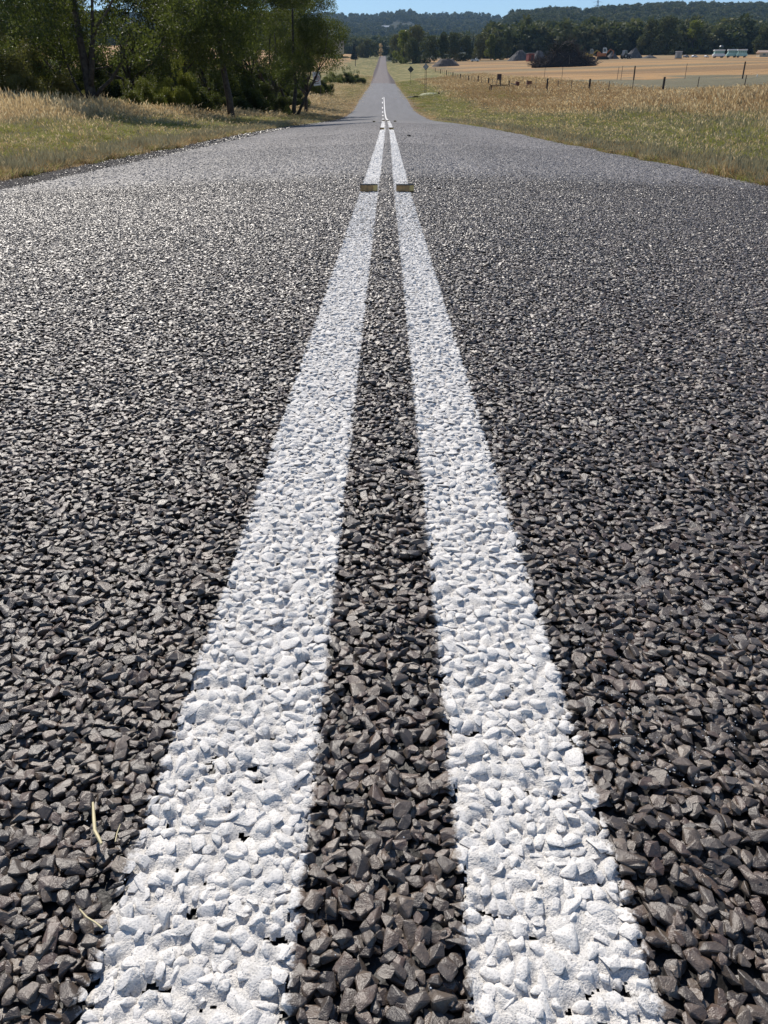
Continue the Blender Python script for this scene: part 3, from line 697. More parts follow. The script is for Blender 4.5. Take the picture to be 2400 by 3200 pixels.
def limb(mb, p0, p1, r0, r1, seed, n=6, wob=.06):
    r = np.random.default_rng(abs(seed)); p0 = np.array(p0, float); p1 = np.array(p1, float); L = np.linalg.norm(p1 - p0)
    pts = []
    for i in range(n + 1):
        t = i / n; pts.append(p0 + (p1 - p0) * t + r.normal(size=3) * wob * L * math.sin(math.pi * t) * (i not in (0, n)) + np.array([0, 0, .10 * L * math.sin(math.pi * t)]) * -.6)
    mb.tube([tuple(p) for p in pts], [r0 + (r1 - r0) * i / n for i in range(n + 1)], 7); return pts
GUM_CL = [crown_clumps(201, 2.6, 10.5, 3.6, 26, 1.35), crown_clumps(202, 1.9, 9.5, 3.9, 28, 1.3), crown_clumps(203, 3.0, 11.5, 3.2, 24, 1.4), crown_clumps(204, 5.0, 11.5, 3.5, 30, 1.3)]
GUM = [leaf_cloud('gum_crown', c, 62000, .13, .055, 300 + i, MAT['leaf_gum'], .34, 1.5, .6) for i, c in enumerate(GUM_CL)]
def bush_clumps(seed, tall):
    r = np.random.default_rng(seed); out = []
    for k in range(34):
        a = r.uniform(0, 6.283); rr = 1.55 * math.sqrt(r.random()); z = (.25 + (2.5 if tall else 1.9) * (1 - (rr / 1.9) ** 2) * r.random() ** .6); c = r.uniform(.22, .55)
        out.append((rr * math.cos(a), rr * math.sin(a), z, c, c, c * r.uniform(.7, 1.3)))
    for k in range(9):
        a = r.uniform(0, 6.283); rr = r.uniform(.1, 1.3); out.append((rr * math.cos(a), rr * math.sin(a), r.uniform(1.8, 2.9), .13, .13, r.uniform(.3, .6)))
    return out
BUSH_CL = [bush_clumps(31, False), bush_clumps(32, True)]
BUSH = {}
def bush_mesh(k, matk):
    if (k, matk) not in BUSH: BUSH[(k, matk)] = leaf_cloud('bush_foliage', BUSH_CL[k], 30000, .09, .045, 400 + k, MAT[matk], .22, 3.0, .1, .25)
    return BUSH[(k, matk)]
def gum_tree(px, D, k, sc, rz, label, limbs=None, trunk_r=.16, bark='bark', group=None, py=340, dx=0, crown=True):
    X, D, z, m = atD(px, D, py); t = thing('tree', label, 'tree', (X + dx, D, z - .05), 0, group)
    if limbs is None:
        r = np.random.default_rng(int(px) + 7 * k + 5000); mb = MB(); cl = GUM_CL[k]; c, s_ = math.cos(rz), math.sin(rz)
        fork = sc * r.uniform(1.6, 2.6); lean = r.uniform(-.25, .25)
        pts = limb(mb, (0, 0, -.2), (lean, 0, fork), trunk_r * 1.15, trunk_r * .8, int(px) + 1, 4, .02)
        mb.build('trunk', MAT[bark], t, smooth=True)
        sel = [cl[i] for i in r.permutation(len(cl))[:9]]
        mb = MB()
        for i, q in enumerate(sel):
            e = np.array([(q[0] * c - q[1] * s_) * sc, (q[0] * s_ + q[1] * c) * sc, q[2] * sc])
            limb(mb, (lean, 0, fork * r.uniform(.75, 1)), e, trunk_r * r.uniform(.3, .6), .015, int(px) * 3 + i, 6, .07)
        mb.build('branches', MAT[bark], t, smooth=True)
    else:
        first = True
        for pts, r0, r1 in limbs:
            mb = MB(); n = len(pts); mb.tube(pts, [r0 + (r1 - r0) * i / (n - 1) for i in range(n)], 8)
            mb.build('trunk' if first else 'limb', MAT[bark], t, smooth=True); first = False
    if crown: link('crown', GUM[k], t, None, (0, 0, rz), sc)
    return t
# the two trees whose trunks show against the scrub
gum_tree(289, 32, 1, .95, .4, 'dark many-stemmed tree whose black trunk forks low over the long grass', limbs=[
    ([(0, 0, -.3), (.02, 0, .6), (-.02, .05, 1.3), (-.10, .1, 2.3), (-.12, .1, 4.2), (-.3, .2, 7)], .24, .05),
    ([(.05, -.02, .9), (.22, 0, 1.6), (.42, -.05, 2.4), (.55, -.1, 3.2), (.9, 0, 5.6)], .13, .03),
    ([(.02, .05, 1.5), (.30, .0, 2.1), (.62, -.1, 2.75), (.95, -.1, 3.05), (1.6, -.1, 3.9)], .10, .02),
    ([(.08, -.05, .45), (.45, -.15, .8), (.95, -.2, 1.15), (1.35, -.2, 1.65), (1.75, -.2, 2.5)], .085, .02),
    ([(-.18, -.05, -.2), (-.25, -.05, .5), (-.48, -.1, 1.05), (-.66, -.1, 1.7), (-.85, -.1, 2.8)], .065, .02),
    ([(.35, -.05, 1.45), (.7, -.15, 1.5), (1.25, -.2, 1.62)], .03, .01)], trunk_r=.24)
gum_tree(718, 38, 0, .98, 1.3, 'tall slender tree with a bare straight trunk rising from the straw grass', limbs=[
    ([(.05, 0, -.3), (.02, 0, .8), (-.12, 0, 1.8), (-.2, 0, 3.2), (-.22, 0, 4.6), (-.15, .1, 8)], .17, .06),
    ([(-.2, 0, 2.8), (-.7, -.1, 3.6), (-1.35, -.2, 4.3), (-2.1, -.2, 5.0)], .06, .015),
    ([(-.2, 0, 3.9), (.4, -.1, 4.3), (1.3, -.2, 4.7)], .05, .012),
    ([(-.22, 0, 4.3), (-.7, 0, 5.2), (-1.0, 0, 6.5)], .06, .015)], trunk_r=.17)
gum_tree(915, 60, 2, .86, 2.2, 'leaning dark tree with several crooked stems on the shaded bank', limbs=[
    ([(0, 0, -.3), (.1, 0, .8), (.3, 0, 2.0), (.2, 0, 3.6), (.3, .1, 7)], .17, .05),
    ([(.2, 0, .0), (.9, -.1, 1.2), (1.7, -.2, 2.5), (2.4, -.2, 4.1), (2.6, -.2, 5.2)], .10, .03),
    ([(-.1, 0, .2), (-.7, 0, 1.6), (-.9, 0, 3.2), (-1.0, .1, 5)], .10, .03),
    ([(1.9, -.2, 2.9), (2.4, -.2, 3.5), (2.9, -.2, 4.3)], .035, .01),
    ([(.25, 0, 1.6), (.7, -.1, 3.0), (1.2, -.1, 4.6)], .06, .02)], trunk_r=.17)
for a in ((-130, 36, 1, .95, .2, 'tree at the left rim, its dark crown above the olive scrub', .17, 0),
          (90, 43, 0, .95, 2.6, 'dark gum tree behind the olive scrub, left of the forked tree', .16, 0),
          (215, 52, 2, .85, .9, 'shaded gum tree directly behind the forked tree', .15, 0),
          (420, 46, 1, .85, 3.6, 'leafy gum tree behind the bright green bush', .15, 0),
          (560, 50, 0, .90, 4.6, 'gum tree between the forked tree and the slender tree', .15, 0),
          (640, 60, 1, .90, 5.2, 'dense tree just behind the slender trunk, on its left', .15, 0),
          (800, 56, 1, .95, 1.1, 'dense dark tree right of the slender trunk', .15, 0),
          (860, 68, 2, .88, 3.0, 'black-green tree behind the crooked stems', .16, 0),
          (955, 72, 3, .80, 5.9, 'rounded tree at the road end of the dark wood', .15, 0),
          (905, 90, 3, .95, .5, 'tree at the back of the wood, shading the seal', .18, 0)):
    gum_tree(a[0], a[1], a[2], a[3], a[4], a[5], trunk_r=a[6], dx=a[7])
def bush(px, D, k, matk, sx, sz, rz, label, py=340, group=None):
    X, D, z, m = atD(px, D, py); t = thing('bush', label, 'bush', (X, D, z - .05), 0, group)
    r = np.random.default_rng(int(px) + 1077); mb = MB()
    for i in range(5):
        a = r.uniform(0, 6.28); mb.tube([(0, 0, -.05), (.25 * sx * math.cos(a), .25 * sx * math.sin(a), .5 * sz), (.7 * sx * math.cos(a), .7 * sx * math.sin(a), 1.3 * sz)], [.03, .02, .008], 5)
    mb.build('stems', MAT['bark'], t); link('foliage', bush_mesh(k, matk), t, None, (0, 0, rz), (sx, sx, sz)); return t
for a in ((20, 29.5, 0, 'leaf_olive', .86, .80, .3, 'olive brown bush at the far left above the straw grass'),
          (130, 31, 1, 'leaf_olive', .80, .74, 1.2, 'second olive bush, just left of the forked tree'),
          (205, 34.5, 0, 'leaf_olive', .62, .50, 2.2, 'low olive bush behind the forked trunk, left side'),
          (400, 35, 0, 'leaf_lime', .55, .40, 0, 'low yellow green bush right of the forked trunk'),
          (475, 37.5, 1, 'leaf_lime', .55, .50, 2, 'bright green bush left of the slender trunk'),
          (560, 39, 0, 'leaf_lime', .62, .80, 1.1, 'tall leafy green bush between the two trunks'),
          (620, 40, 1, 'leaf_gum', .60, .62, 3.1, 'dark bush close behind the slender trunk'),
          (760, 52, 0, 'leaf_gum', .9, .7, .6, 'dark low bush right of the slender trunk'),
          (850, 58, 1, 'leaf_gum', .9, .72, 1.9, 'dark bush under the crooked stems, left side'),
          (300, 44, 0, 'leaf_gum', .95, .9, 2.0, 'shaded bush filling the wood behind the forked tree'),
          (690, 62, 0, 'leaf_gum', 1.3, 1.1, .0, 'shaded bush filling the wood behind the slender tree'),
          (60, 46, 0, 'leaf_gum', 1.2, 1.2, 1.0, 'shaded bush filling the wood behind the olive scrub'),
          (480, 54, 0, 'leaf_gum', 1.3, 1.3, 4.0, 'shaded bush filling the wood behind the bright bush'),
          (40, 64, 0, 'leaf_gum', 2.2, 1.9, 1.7, 'deep shaded scrub at the back of the wood, far left'),
          (240, 66, 0, 'leaf_gum', 2.2, 1.9, 0.4, 'deep shaded scrub at the back of the wood, behind the forked tree'),
          (440, 68, 0, 'leaf_gum', 2.2, 1.9, 2.7, 'deep shaded scrub at the back of the wood, behind the bright bush'),
          (620, 74, 0, 'leaf_gum', 2.2, 1.9, 3.3, 'deep shaded scrub at the back of the wood, behind the slender tree'),
          (760, 80, 0, 'leaf_gum', 2.2, 1.9, 5.0, 'deep shaded scrub at the back of the wood, right of the slender tree'),
          (860, 88, 0, 'leaf_gum', 2.0, 1.8, 1.5, 'deep shaded scrub at the back of the wood, behind the crooked stems'),
          (-120, 38, 0, 'leaf_olive', 1.0, .9, 3.0, 'olive bush at the left rim, mostly cut off by the frame'),
          (905, 78, 0, 'leaf_gum', 1.1, .8, 1.0, 'dark bush at the foot of the road end tree'),
          (955, 112, 0, 'leaf_lime', 1.15, 1.15, 2.4, 'rounded mid green bush just behind the rectangular sign'),
          (1000, 118, 1, 'leaf_gum', 1.05, 1.0, 3.0, 'dark green bush right behind the rectangular sign'),
          (1072, 190, 0, 'leaf_gum', 1.6, 1.15, .4, 'bluish dark bush farther up the left verge'),
          (1040, 180, 1, 'leaf_lime', 1.2, .9, .9, 'olive bush left of the bluish dark one up the verge'),
          (1112, 205, 0, 'leaf_gum', 1.3, .95, 2.0, 'small dark bush nearest the road up the left verge')):
    bush(*a, py=230 if a[1] > 100 else 340)

# mid-distance trees
FAR_CL = [crown_clumps(501, .12, .95, .32, 17, .16), crown_clumps(502, .08, .93, .36, 19, .16), crown_clumps(503, .08, .92, .42, 20, .15), crown_clumps(504, .16, .95, .34, 15, .15)]
FAR = [leaf_cloud('far_crown', c, 4200, .055, .04, 600 + i, MAT['leaf_far'], .15, 9.0) for i, c in enumerate(FAR_CL)]
FARL = [leaf_cloud('far_crown', c, 4200, .055, .04, 620 + i, MAT['leaf_lime'], .15, 9.0) for i, c in enumerate(FAR_CL[:2])]
PINE = leaf_cloud('pine_crown', [(0, 0, .08 + .09 * i, .36 * (1 - i / 11.5), .36 * (1 - i / 11.5), .08) for i in range(10)], 3600, .06, .04, 640, MAT['leaf_pine'], .05, 9, 0, .3)
def trunk_mesh():
    mb = MB(); mb.tube([(0, 0, -.05), (.01, 0, .3), (-.01, 0, .62)], [.022, .016, .008], 6)
    mb.tube([(0, 0, .25), (.12, .03, .5)], [.01, .004], 5); mb.tube([(0, 0, .3), (-.13, -.03, .55)], [.01, .004], 5)
    o = mb.build('trunk', MAT['bark']); me = o.data; bpy.data.objects.remove(o); return me
TRUNK = trunk_mesh()
def far_tree(px, pb, pt, pw, cm, label, rz=0, group=None, D=None):
    X, D, z, m = at(px, pb) if D is None else atD(px, D, pb)
    h = (pb - pt) * m; w = pw * m / .80
    t = thing('tree', label, 'tree', (X, D, z - .2), rz, group)
    link('trunk', TRUNK, t, scl=(h, h, h)); link('crown', cm, t, scl=(w, w, h)); return t
for i, a in enumerate(((1238, 197, 120, 46, 'F1', 'green tree closest to the road on its right side, up by the bend'), (1262, 199, 108, 62, 'L1', 'broad bright green tree, first big one right of the road'),
    (1300, 197, 95, 58, 'F1', 'tall dark tree rising just right of the broad bright tree'), (1290, 199, 128, 50, 'F2', 'low dark tree in front of the tall one right of the road'),
    (1342, 197, 122, 60, 'F2', 'grey green tree above the left end of the low gravel mound'), (1382, 194, 116, 52, 'F0', 'dark tree directly above the low gravel mound'),
    (1418, 191, 112, 60, 'F2', 'wide dark tree above the right end of the low gravel mound'), (1456, 190, 120, 44, 'F1', 'tree between the wide dark tree and the parked white truck'),
    (1500, 188, 114, 58, 'F2', 'big rounded dark tree behind the parked white truck'), (1534, 188, 118, 44, 'L0', 'lighter green tree right of the truck'),
    (1562, 187, 126, 42, 'F1', 'dark tree fourth left of the red shed'), (1584, 184, 106, 36, 'F0', 'tall thin tree between the truck and the red shed'),
    (1617, 176, 126, 48, 'L1', 'olive tree rising over the grey mound left of the red shed'), (1648, 172, 112, 40, 'F0', 'dark narrow tree above the red shed'),
    (1688, 172, 118, 52, 'F2', 'round tree just above the left of the brushwood heap'), (1728, 165, 128, 40, 'L0', 'yellow green tree poking over the brushwood heap'),
    (1790, 165, 118, 60, 'F2', 'tree above the middle of the brushwood heap'), (1838, 165, 112, 50, 'F1', 'grey green tree above the right end of the brushwood heap'),
    (1935, 172, 104, 62, 'F2', 'tree just right of the black conifer'), (1982, 170, 96, 60, 'F1', 'dark tree behind the tall grey gravel mound'),
    (2028, 172, 74, 70, 'F2', 'large tree left of the biggest dark tree by the paddock'), (2078, 172, 68, 80, 'F1', 'biggest dark tree behind the far side of the paddock'),
    (2122, 170, 92, 50, 'F0', 'dark slim tree above the grey cabinet'), (2160, 170, 78, 64, 'L1', 'olive yellow tree right of the biggest dark tree'),
    (2205, 168, 98, 62, 'F2', 'bushy tree behind the parked cars'), (2248, 166, 104, 50, 'F1', 'tree behind the dark water tank'),
    (2292, 166, 112, 56, 'F2', 'low round tree behind the pale green vans'), (2340, 168, 96, 60, 'F0', 'tree behind the right end of the pale green vans'),
    (2392, 172, 92, 74, 'F1', 'very dark tree at the right rim of the picture'), (2450, 172, 80, 80, 'F2', 'tree just past the right rim'), (1208 + 16, 188, 150, 20, 'F2', 'small bushy tree beside the far end of the road, right side'),
    (1150, 181, 128, 48, 'F2', 'blue dark tree left of the far end of the road'), (1172, 178, 138, 34, 'F1', 'dark tree closest to the road on its left side'), (1128, 180, 142, 34, 'F2', 'dark tree left of the blue dark one'),
    (1057, 184, 146, 28, 'L1', 'small round green tree in front of the tan roofed house'), (1012, 178, 120, 40, 'F1', 'tree by the left paddock, partly behind the dark wood'))):
    cm = {'F': FAR, 'L': FARL}[a[4][0]][int(a[4][1])]
    far_tree(a[0], a[1], a[2], a[3], cm, a[5], rz=i * 1.7)
far_tree(1880, 177, 102, 50, PINE, 'black broad conifer behind the orange digger', .3)
far_tree(1107, 186, 142, 27, PINE, 'small dark cone-shaped conifer in the left paddock', 1.3)
far_tree(1189, 176, 140, 16, leaf_cloud('dry_crown', FAR_CL[1], 1500, .06, .045, 650, MAT['straw'], .15, 9.0), 'pale dry shrub at the far end of the road', 2)

# the wooded hills: crowns beyond counting
nf = 30000
D = np.exp(rng.uniform(math.log(600), math.log(4420), nf)); t = rng.uniform(-.42, .85, nf)
rt = t > tanx(1530)
X = t * D
k = np.where(rt, D > 600, D > 1010) & ((np.abs(X - XC(D)) > 14) | (D > 1090))
k &= ~((t > tanx(1188, 86)) & (t < tanx(1300, 86)) & (D > 2900) & (D < 3350))
k &= ~((fbm(X * .004, D * .003, 81, 2) * 2 > .36) & ~rt & (D > 1200) & (D < 3200) & (np.abs(X) > 60))
X = X[k]; D = D[k]; nf = len(X)
sz = rng.uniform(8, 19, nf) * (1 + D / 9000) * np.where((rng.random(nf) < .12) & (D < 1300), 1.35, 1.0)
w = sz * rng.uniform(.9, 1.5, nf)
LOW = [leaf_cloud('hill_crown', c, 420, .13, .10, 700 + i, MAT['leaf_far'], .05, 9.0) for i, c in enumerate(FAR_CL[:3])]
tag(scatter('forest', LOW, np.stack([X, D, H(X, D) - sz * .12], 1), np.stack([0 * X, 0 * X, rng.uniform(0, 6.28, nf)], 1), np.stack([w, w, sz], 1), rng.integers(0, 3, nf)), 'grey green forest covering the hills', 'forest', kind='stuff')

# ------------------------------------------------------------------ signs
MAT['sign_white'] = simple('sign_face', (.62, .62, .62), .5, .06, 3)
MAT['sign_back'] = simple('sign_back_metal', (.20, .205, .21), .5, .15, 4, metal=.4)
MAT['black'] = simple('black_print', (.02, .02, .02), .5, .1, 3)
MAT['red_print'] = simple('faded_red_print', (.35, .12, .11), .5, .1, 3)
MAT['post'] = simple('rusty_steel', (.13, .085, .06), .7, .3, 8)
MAT['galv'] = simple('galvanised_steel', (.28, .28, .28), .5, .2, 5, metal=.5)
X, D, z, m = at(1004, 326)
t = thing('road_sign', 'tall narrow white rectangular sign on a thin post by the left verge', 'road sign', (X, D, z), 0)
MB().tube([(0, .03, -.3), (-.05, .03, 88 * m)], .03, 8).build('post', MAT['post'], t)
w, h = 22 * m, 38 * m; zc_ = (326 - 256) * m
fr = MB().prism([(-w / 2, -h / 2), (w / 2, -h / 2), (w / 2, h / 2), (-w / 2, h / 2)], .012).build('panel', MAT['sign_white'], t, (-.45, 0, zc_)); fr.rotation_euler = (0, R(-6), 0); fr.location = (-.42, 0, zc_)
ring = MB(); K = 28; r0, r1 = w * .40, w * .31
for i in range(K):
    a, b_ = 2 * math.pi * i / K, 2 * math.pi * (i + 1) / K
    ring.poly([(r0 * math.cos(a), 0, r0 * math.sin(a)), (r0 * math.cos(b_), 0, r0 * math.sin(b_)), (r1 * math.cos(b_), 0, r1 * math.sin(b_)), (r1 * math.cos(a), 0, r1 * math.sin(a))])
def text_mesh(s, size, mat, parent, loc, name):
    cu = bpy.data.curves.new('txt', 'FONT'); cu.body = s; cu.size = size; cu.align_x = 'CENTER'; cu.align_y = 'CENTER'; cu.extrude = .002; cu.offset = size * .015
    o = bpy.data.objects.new('txt', cu); C.objects.link(o); dg = bpy.context.evaluated_depsgraph_get(); me = bpy.data.meshes.new_from_object(o.evaluated_get(dg))
    bpy.data.objects.remove(o); me.materials.clear(); me.materials.append(mat); return link(name, me, parent, loc, (R(90), 0, 0))
ring.build('speed_ring', MAT['red_print'], fr, (0, -.010, -.01 * h))
text_mesh('60', w * .42, MAT['black'], fr, (0, -.011, -.01 * h), 'numerals')
for zz, ww in ((.33, .46), (-.34, .5)):
    bl = MB()
    for i in range(3): bl.box(((i - 1) * w * ww / 2.6, -.010, zz * h), (w * ww / 3.4, .004, h * .055))
    bl.build('worn_lettering', MAT['black'], fr)
def diamond(px, pb, pt, label, posts, mat):
    X, D, z, m = at(px, pb); t = thing('warning_sign', label, 'road sign', (X, D, z), R(4))
    h = (pb - pt) * m; r = 9.5 * m
    for dx in posts: MB().tube([(dx * m, .02, -.2), (dx * m, .02, h - r)], .035, 6).build('post', MAT['post'], t)
    MB().prism([(0, -r), (r, 0), (0, r), (-r, 0)], .02).build('panel', mat, t, (0, 0, h - r), bevel=.004)
    MB().prism([(0, -r * .86), (r * .86, 0), (0, r * .86), (-r * .86, 0)], .006).build('inner_field', MAT['galv'] if mat is MAT['sign_back'] else mat, t, (0, -.014, h - r))
diamond(1283, 266, 214, 'small black diamond sign farther up the right verge', (0,), simple('dark_sign', (.045, .05, .05), .6, .2, 3))
diamond(1329, 297, 211, 'grey diamond sign on two tall thin posts by the pale grass patch', (-2, 2.2), MAT['sign_back'])
# power pole in the left paddock
MAT['timber'] = simple('weathered_timber', (.13, .105, .085), .9, .35, 12, bump=.6)
MAT['timber_dark'] = simple('dark_timber', (.06, .048, .042), .9, .35, 12, bump=.6)
X, D, z, m = at(1111, 207)
t = thing('power_pole', 'thin timber pole below the small conifer in the left paddock', 'pole', (X, D, z))
MB().tube([(0, 0, -.2), (0, 0, 56 * m)], [.16, .10], 8).build('pole', MAT['timber_dark'], t); MB().box((0, 0, 52 * m), (2.0, .12, .12)).build('crossarm', MAT['timber_dark'], t)

# ------------------------------------------------------------------ things on the verges
MAT['hole'] = simple('pipe_shade_and_char', (.02, .018, .015), .9, .3, 6)  # near black: painted shade inside the drain, and charred wood of the stump
MAT['concrete'] = simple('concrete', (.36, .34, .30), .9, .2, 4, bump=.5)
X, D, z, m = at(1301, 306)
t = thing('culvert', 'low dark drain mouth in the grass below the grey diamond sign', 'culvert', (X, D, z), R(20))
mb = MB(); K = 12; r_ = .42
for i in range(K):
    a, b_ = math.pi * i / K, math.pi * (i + 1) / K
    mb.poly([(r_ * 1.6 * math.cos(a), 0, r_ * .6 * math.sin(a)), (r_ * 1.6 * math.cos(b_), 0, r_ * .6 * math.sin(b_)), (r_ * 1.6 * math.cos(b_), 2, r_ * .6 * math.sin(b_)), (r_ * 1.6 * math.cos(a), 2, r_ * .6 * math.sin(a))])
mb.build('pipe', MAT['hole'], t); MB().prism([(r_ * 1.6 * math.cos(math.pi * i / 12), r_ * .6 * math.sin(math.pi * i / 12)) for i in range(13)], .05).build('mouth_shade', MAT['hole'], t, (0, .05, -.02))  # solid dark slab across the mouth, coloured as the shade inside
X, D, z, m = at(1372, 298)
t = thing('stump', 'short black burnt stump standing in the green grass right of the double posts', 'stump', (X, D, z - .05))
MB().tube([(0, 0, -.1), (0, 0, .3), (.05, 0, 12 * m), (.03, 0, 12.5 * m)], [3.4 * m, 3.0 * m, 2.6 * m, 1.2 * m], 9).build('trunk', MAT['hole'], t)
MB().tube([(0, 0, 10 * m), (-.5 * m * 6, 0, 13 * m)], [1 * m, .6 * m], 6).build('limb_stub', MAT['timber'], t)
def patch(name, px, py, w, d, mat, label, seed=0, hgt=.12):
    X, D, z, m = at(px, py); r = np.random.default_rng(seed); V = [(0, 0, hgt)]; K = 20
    for ring_ in (.55, 1.0):
        for i in range(K):
            a = 2 * math.pi * i / K; rr = ring_ * (1 + .25 * math.sin(3 * a + seed) + .1 * r.normal())
            x, y = w / 2 * rr * math.cos(a), d / 2 * rr * math.sin(a); V.append((x, y, Hs(X + x, D + y) - z + (hgt * .8 if ring_ < .9 else -.03)))
    F = [(0, 1 + i, 1 + (i + 1) % K) for i in range(K)] + [(1 + i, 1 + K + i, 1 + K + (i + 1) % K, 1 + (i + 1) % K) for i in range(K)]
    me = bpy.data.meshes.new(name); me.from_pydata(V, [], F); me.materials.append(mat); me.polygons.foreach_set('use_smooth', np.ones(len(me.polygons), bool))
    return tag(link(name, me, None, (X, D, z)), label, 'patch of ground', kind='stuff')
patch('pale_dry_grass', 1338, 297, 3.2, 3.4, simple('bleached_grass', (.42, .42, .26), .95, .25, 5, bump=.8), 'pale bleached grass heap behind the double posts', 3, .3)
# litter and leaf scraps along the right edge of the seal
MAT['dead_leaf'] = simple('dead_leaf', (.45, .36, .22), .8, .3, 30); MAT['pale_scrap'] = simple('pale_scrap', (.62, .58, .50), .8, .15, 20)
def scrap(px, py, L, W, rz, mat, name, label, cat):
    X, D, z, m = at(px, py); zz = max(z, float(hroad(np.array([X]), np.array([D]))[0]) if abs(X - float(XC(D))) < 3.1 else z)
    mb = MB(); n = 6
    V = []
    for i in range(n + 1):
        t = i / n; ww = W * math.sin(math.pi * (.08 + .84 * t)); V.append(((t - .5) * L, ww / 2, .012 * math.sin(math.pi * t))); V.append(((t - .5) * L, -ww / 2, .008 + .016 * math.sin(math.pi * t)))
    for i in range(n): mb.poly([V[2 * i], V[2 * i + 1], V[2 * i + 3], V[2 * i + 2]])
    o = mb.build(name, mat, None, (X, D, zz + .012)); o.rotation_euler = (.15, .1, rz)
    md = o.modifiers.new('thick', 'SOLIDIFY'); md.thickness = .002
    return tag(o, label, cat)
scrap(2118, 519, .16, .04, .7, MAT['pale_scrap'], 'bark_strip', 'pale bark strip where the seal meets the right verge', 'bark')
scrap(1906, 495, .10, .04, .2, MAT['dead_leaf'], 'dead_leaf', 'small dead leaf at the right road edge, left of the pale bark strip', 'leaf')
scrap(2320, 472, .16, .05, 2.4, MAT['pale_scrap'], 'paper_scrap', 'whitish scrap caught in the green grass at the right', 'litter')
scrap(300, 492, .13, .04, 2.0, MAT['pale_scrap'], 'paper_scrap', 'whitish scrap on the left verge beside the dark shoulder', 'litter')
scrap(220, 487, .10, .04, 1.1, MAT['dead_leaf'], 'dead_leaf', 'pale leaf in the green grass at the left, left of the scrap', 'leaf')
scrap(186, 518, .12, .04, .5, MAT['dead_leaf'], 'dead_leaf', 'yellow leaf lying closest to the seal on the left verge', 'leaf')
def pebble(px, py, s_, label):
    tx, ty = tanx(px, py), tany(py); D = (0 - CAMH) / ty if ty < -.008 else 40
    for _ in range(12): D = (float(hroad(np.array([tx * D]), np.array([D]))[0]) - CAMH) / ty
    X = tx * D; o = link('loose_stone', STONES[3], None, (X, D, float(hroad(np.array([X]), np.array([D]))[0]) + s_ * .25), (.2, .1, .9), s_); tag(o, label, 'stone')
pebble(1278, 428, .10, 'dark loose stone lying on the seal right of the lines, farther one')
pebble(1371, 593, .045, 'dark loose stone lying on the seal just right of the near markers')
# dry grass stalks on the stones in front
MAT['stalk'] = simple('dry_stalk', (.62, .53, .30), .6, .12, 90)
def stalk(pts_px, r_, label, lift=.006):
    P_ = []
    for px, py in pts_px:
        tx, ty = tanx(px, py), tany(py); D = -CAMH / ty; P_.append((tx * D, D, float(hroad(np.array([tx * D]), np.array([D]))[0]) + lift))
    o = MB().tube(P_, [r_ * .7] + [r_] * (len(P_) - 2) + [r_ * .8], 6).build('dry_stalk', MAT['stalk'], None); tag(o, label, 'straw')
stalk([(291, 2510), (294, 2560), (297, 2600), (309, 2622), (318, 2642)], .0011, 'thick bright dry stalk lying on the dark stones left of the lines', .009)
stalk([(250, 2846), (272, 2872), (300, 2890), (322, 2908)], .0006, 'thin pale stalk near the edge of the left line, below the thick stalk', .009)
stalk([(378, 2585), (368, 2612), (362, 2640)], .0004, 'hair-thin dry stalk right of the thick bright stalk', .010)

# ------------------------------------------------------------------ fences
MAT['wire'] = simple('fence_wire', (.14, .12, .10), .8, .2, 3, metal=.2)
def fence(name, label, posts, post_h, wires, group=None, wr=.004):
    """posts: (X, D, kind) kind 0 = timber, 1 = thin steel."""
    x0, d0, _ = posts[0]; z0 = Hs(x0, d0); t = thing('fence', label, 'fence', (x0, d0, z0))
    r = np.random.default_rng(len(posts)); tops = []
    for x, d, k in posts:
        z = Hs(x, d) - z0; hh = post_h * (1.0 if k == 0 else .95) * r.uniform(.94, 1.06); rr = .11 if k == 0 else .035
        ln = r.normal() * .03
        o = MB().tube([(0, 0, -.3), (ln * .5, 0, hh * .5), (ln, 0, hh - .02), (ln, 0, hh)], [rr, rr * .97, rr * .93, rr * .7], 8).build('post', MAT['timber_dark'] if k == 0 else MAT['timber'], t, (x - x0, d - d0, z))
        tops.append((x - x0, d - d0, z))
    for f in wires:
        mb = MB()
        for a, b_ in zip(tops[:-1], tops[1:]): mb.tube([(a[0], a[1], a[2] + post_h * f), ((a[0] + b_[0]) / 2, (a[1] + b_[1]) / 2, (a[2] + b_[2]) / 2 + post_h * f - .02), (b_[0], b_[1], b_[2] + post_h * f)], wr, 4)
        mb.build('wire', MAT['wire'], t)
    return t
pp = []
for px, py, k in ((2560, 296, 0), (2440, 296, 1), (2321, 297, 1), (2176, 297, 1), (2069, 296, 0), (1974, 296, 1), (1900, 295, 1), (1840, 293, 0), (1785, 291, 1), (1742, 290, 1), (1708, 288, 0), (1672, 286, 1), (1645, 285, 1)):
    X, D, z, m = at(px, py, dmin=45); pp.append((X, D, k))
fence('fence', 'wire fence of dark timber and thin steel posts along the brown verge grass', pp, 1.35, (.28, .5, .72, .93))
pp = [(16.0 + .012 * (d - 118), d, 0 if i % 3 == 0 else 1) for i, d in enumerate(np.geomspace(121, 330, 26))]
fence('fence', 'long fence of many thin posts running up beside the road from the old gate', pp, 1.3, (.4, .65, .92), wr=.006)
pp = []
for px, py, k in ((2600, 243, 0), (2460, 245, 1), (2320, 246, 0), (2140, 247, 1), (1980, 250, 0), (1940, 250, 1), (1928, 250, 1), (1755, 252, 1), (1700, 250, 1)):
    X, D, z, m = at(px, py, dmin=60); pp.append((X, D, k))
fence('fence', 'second sparse fence crossing the tan paddock behind the nearer wire fence', pp, 2.0, (.45, .9), wr=.006)

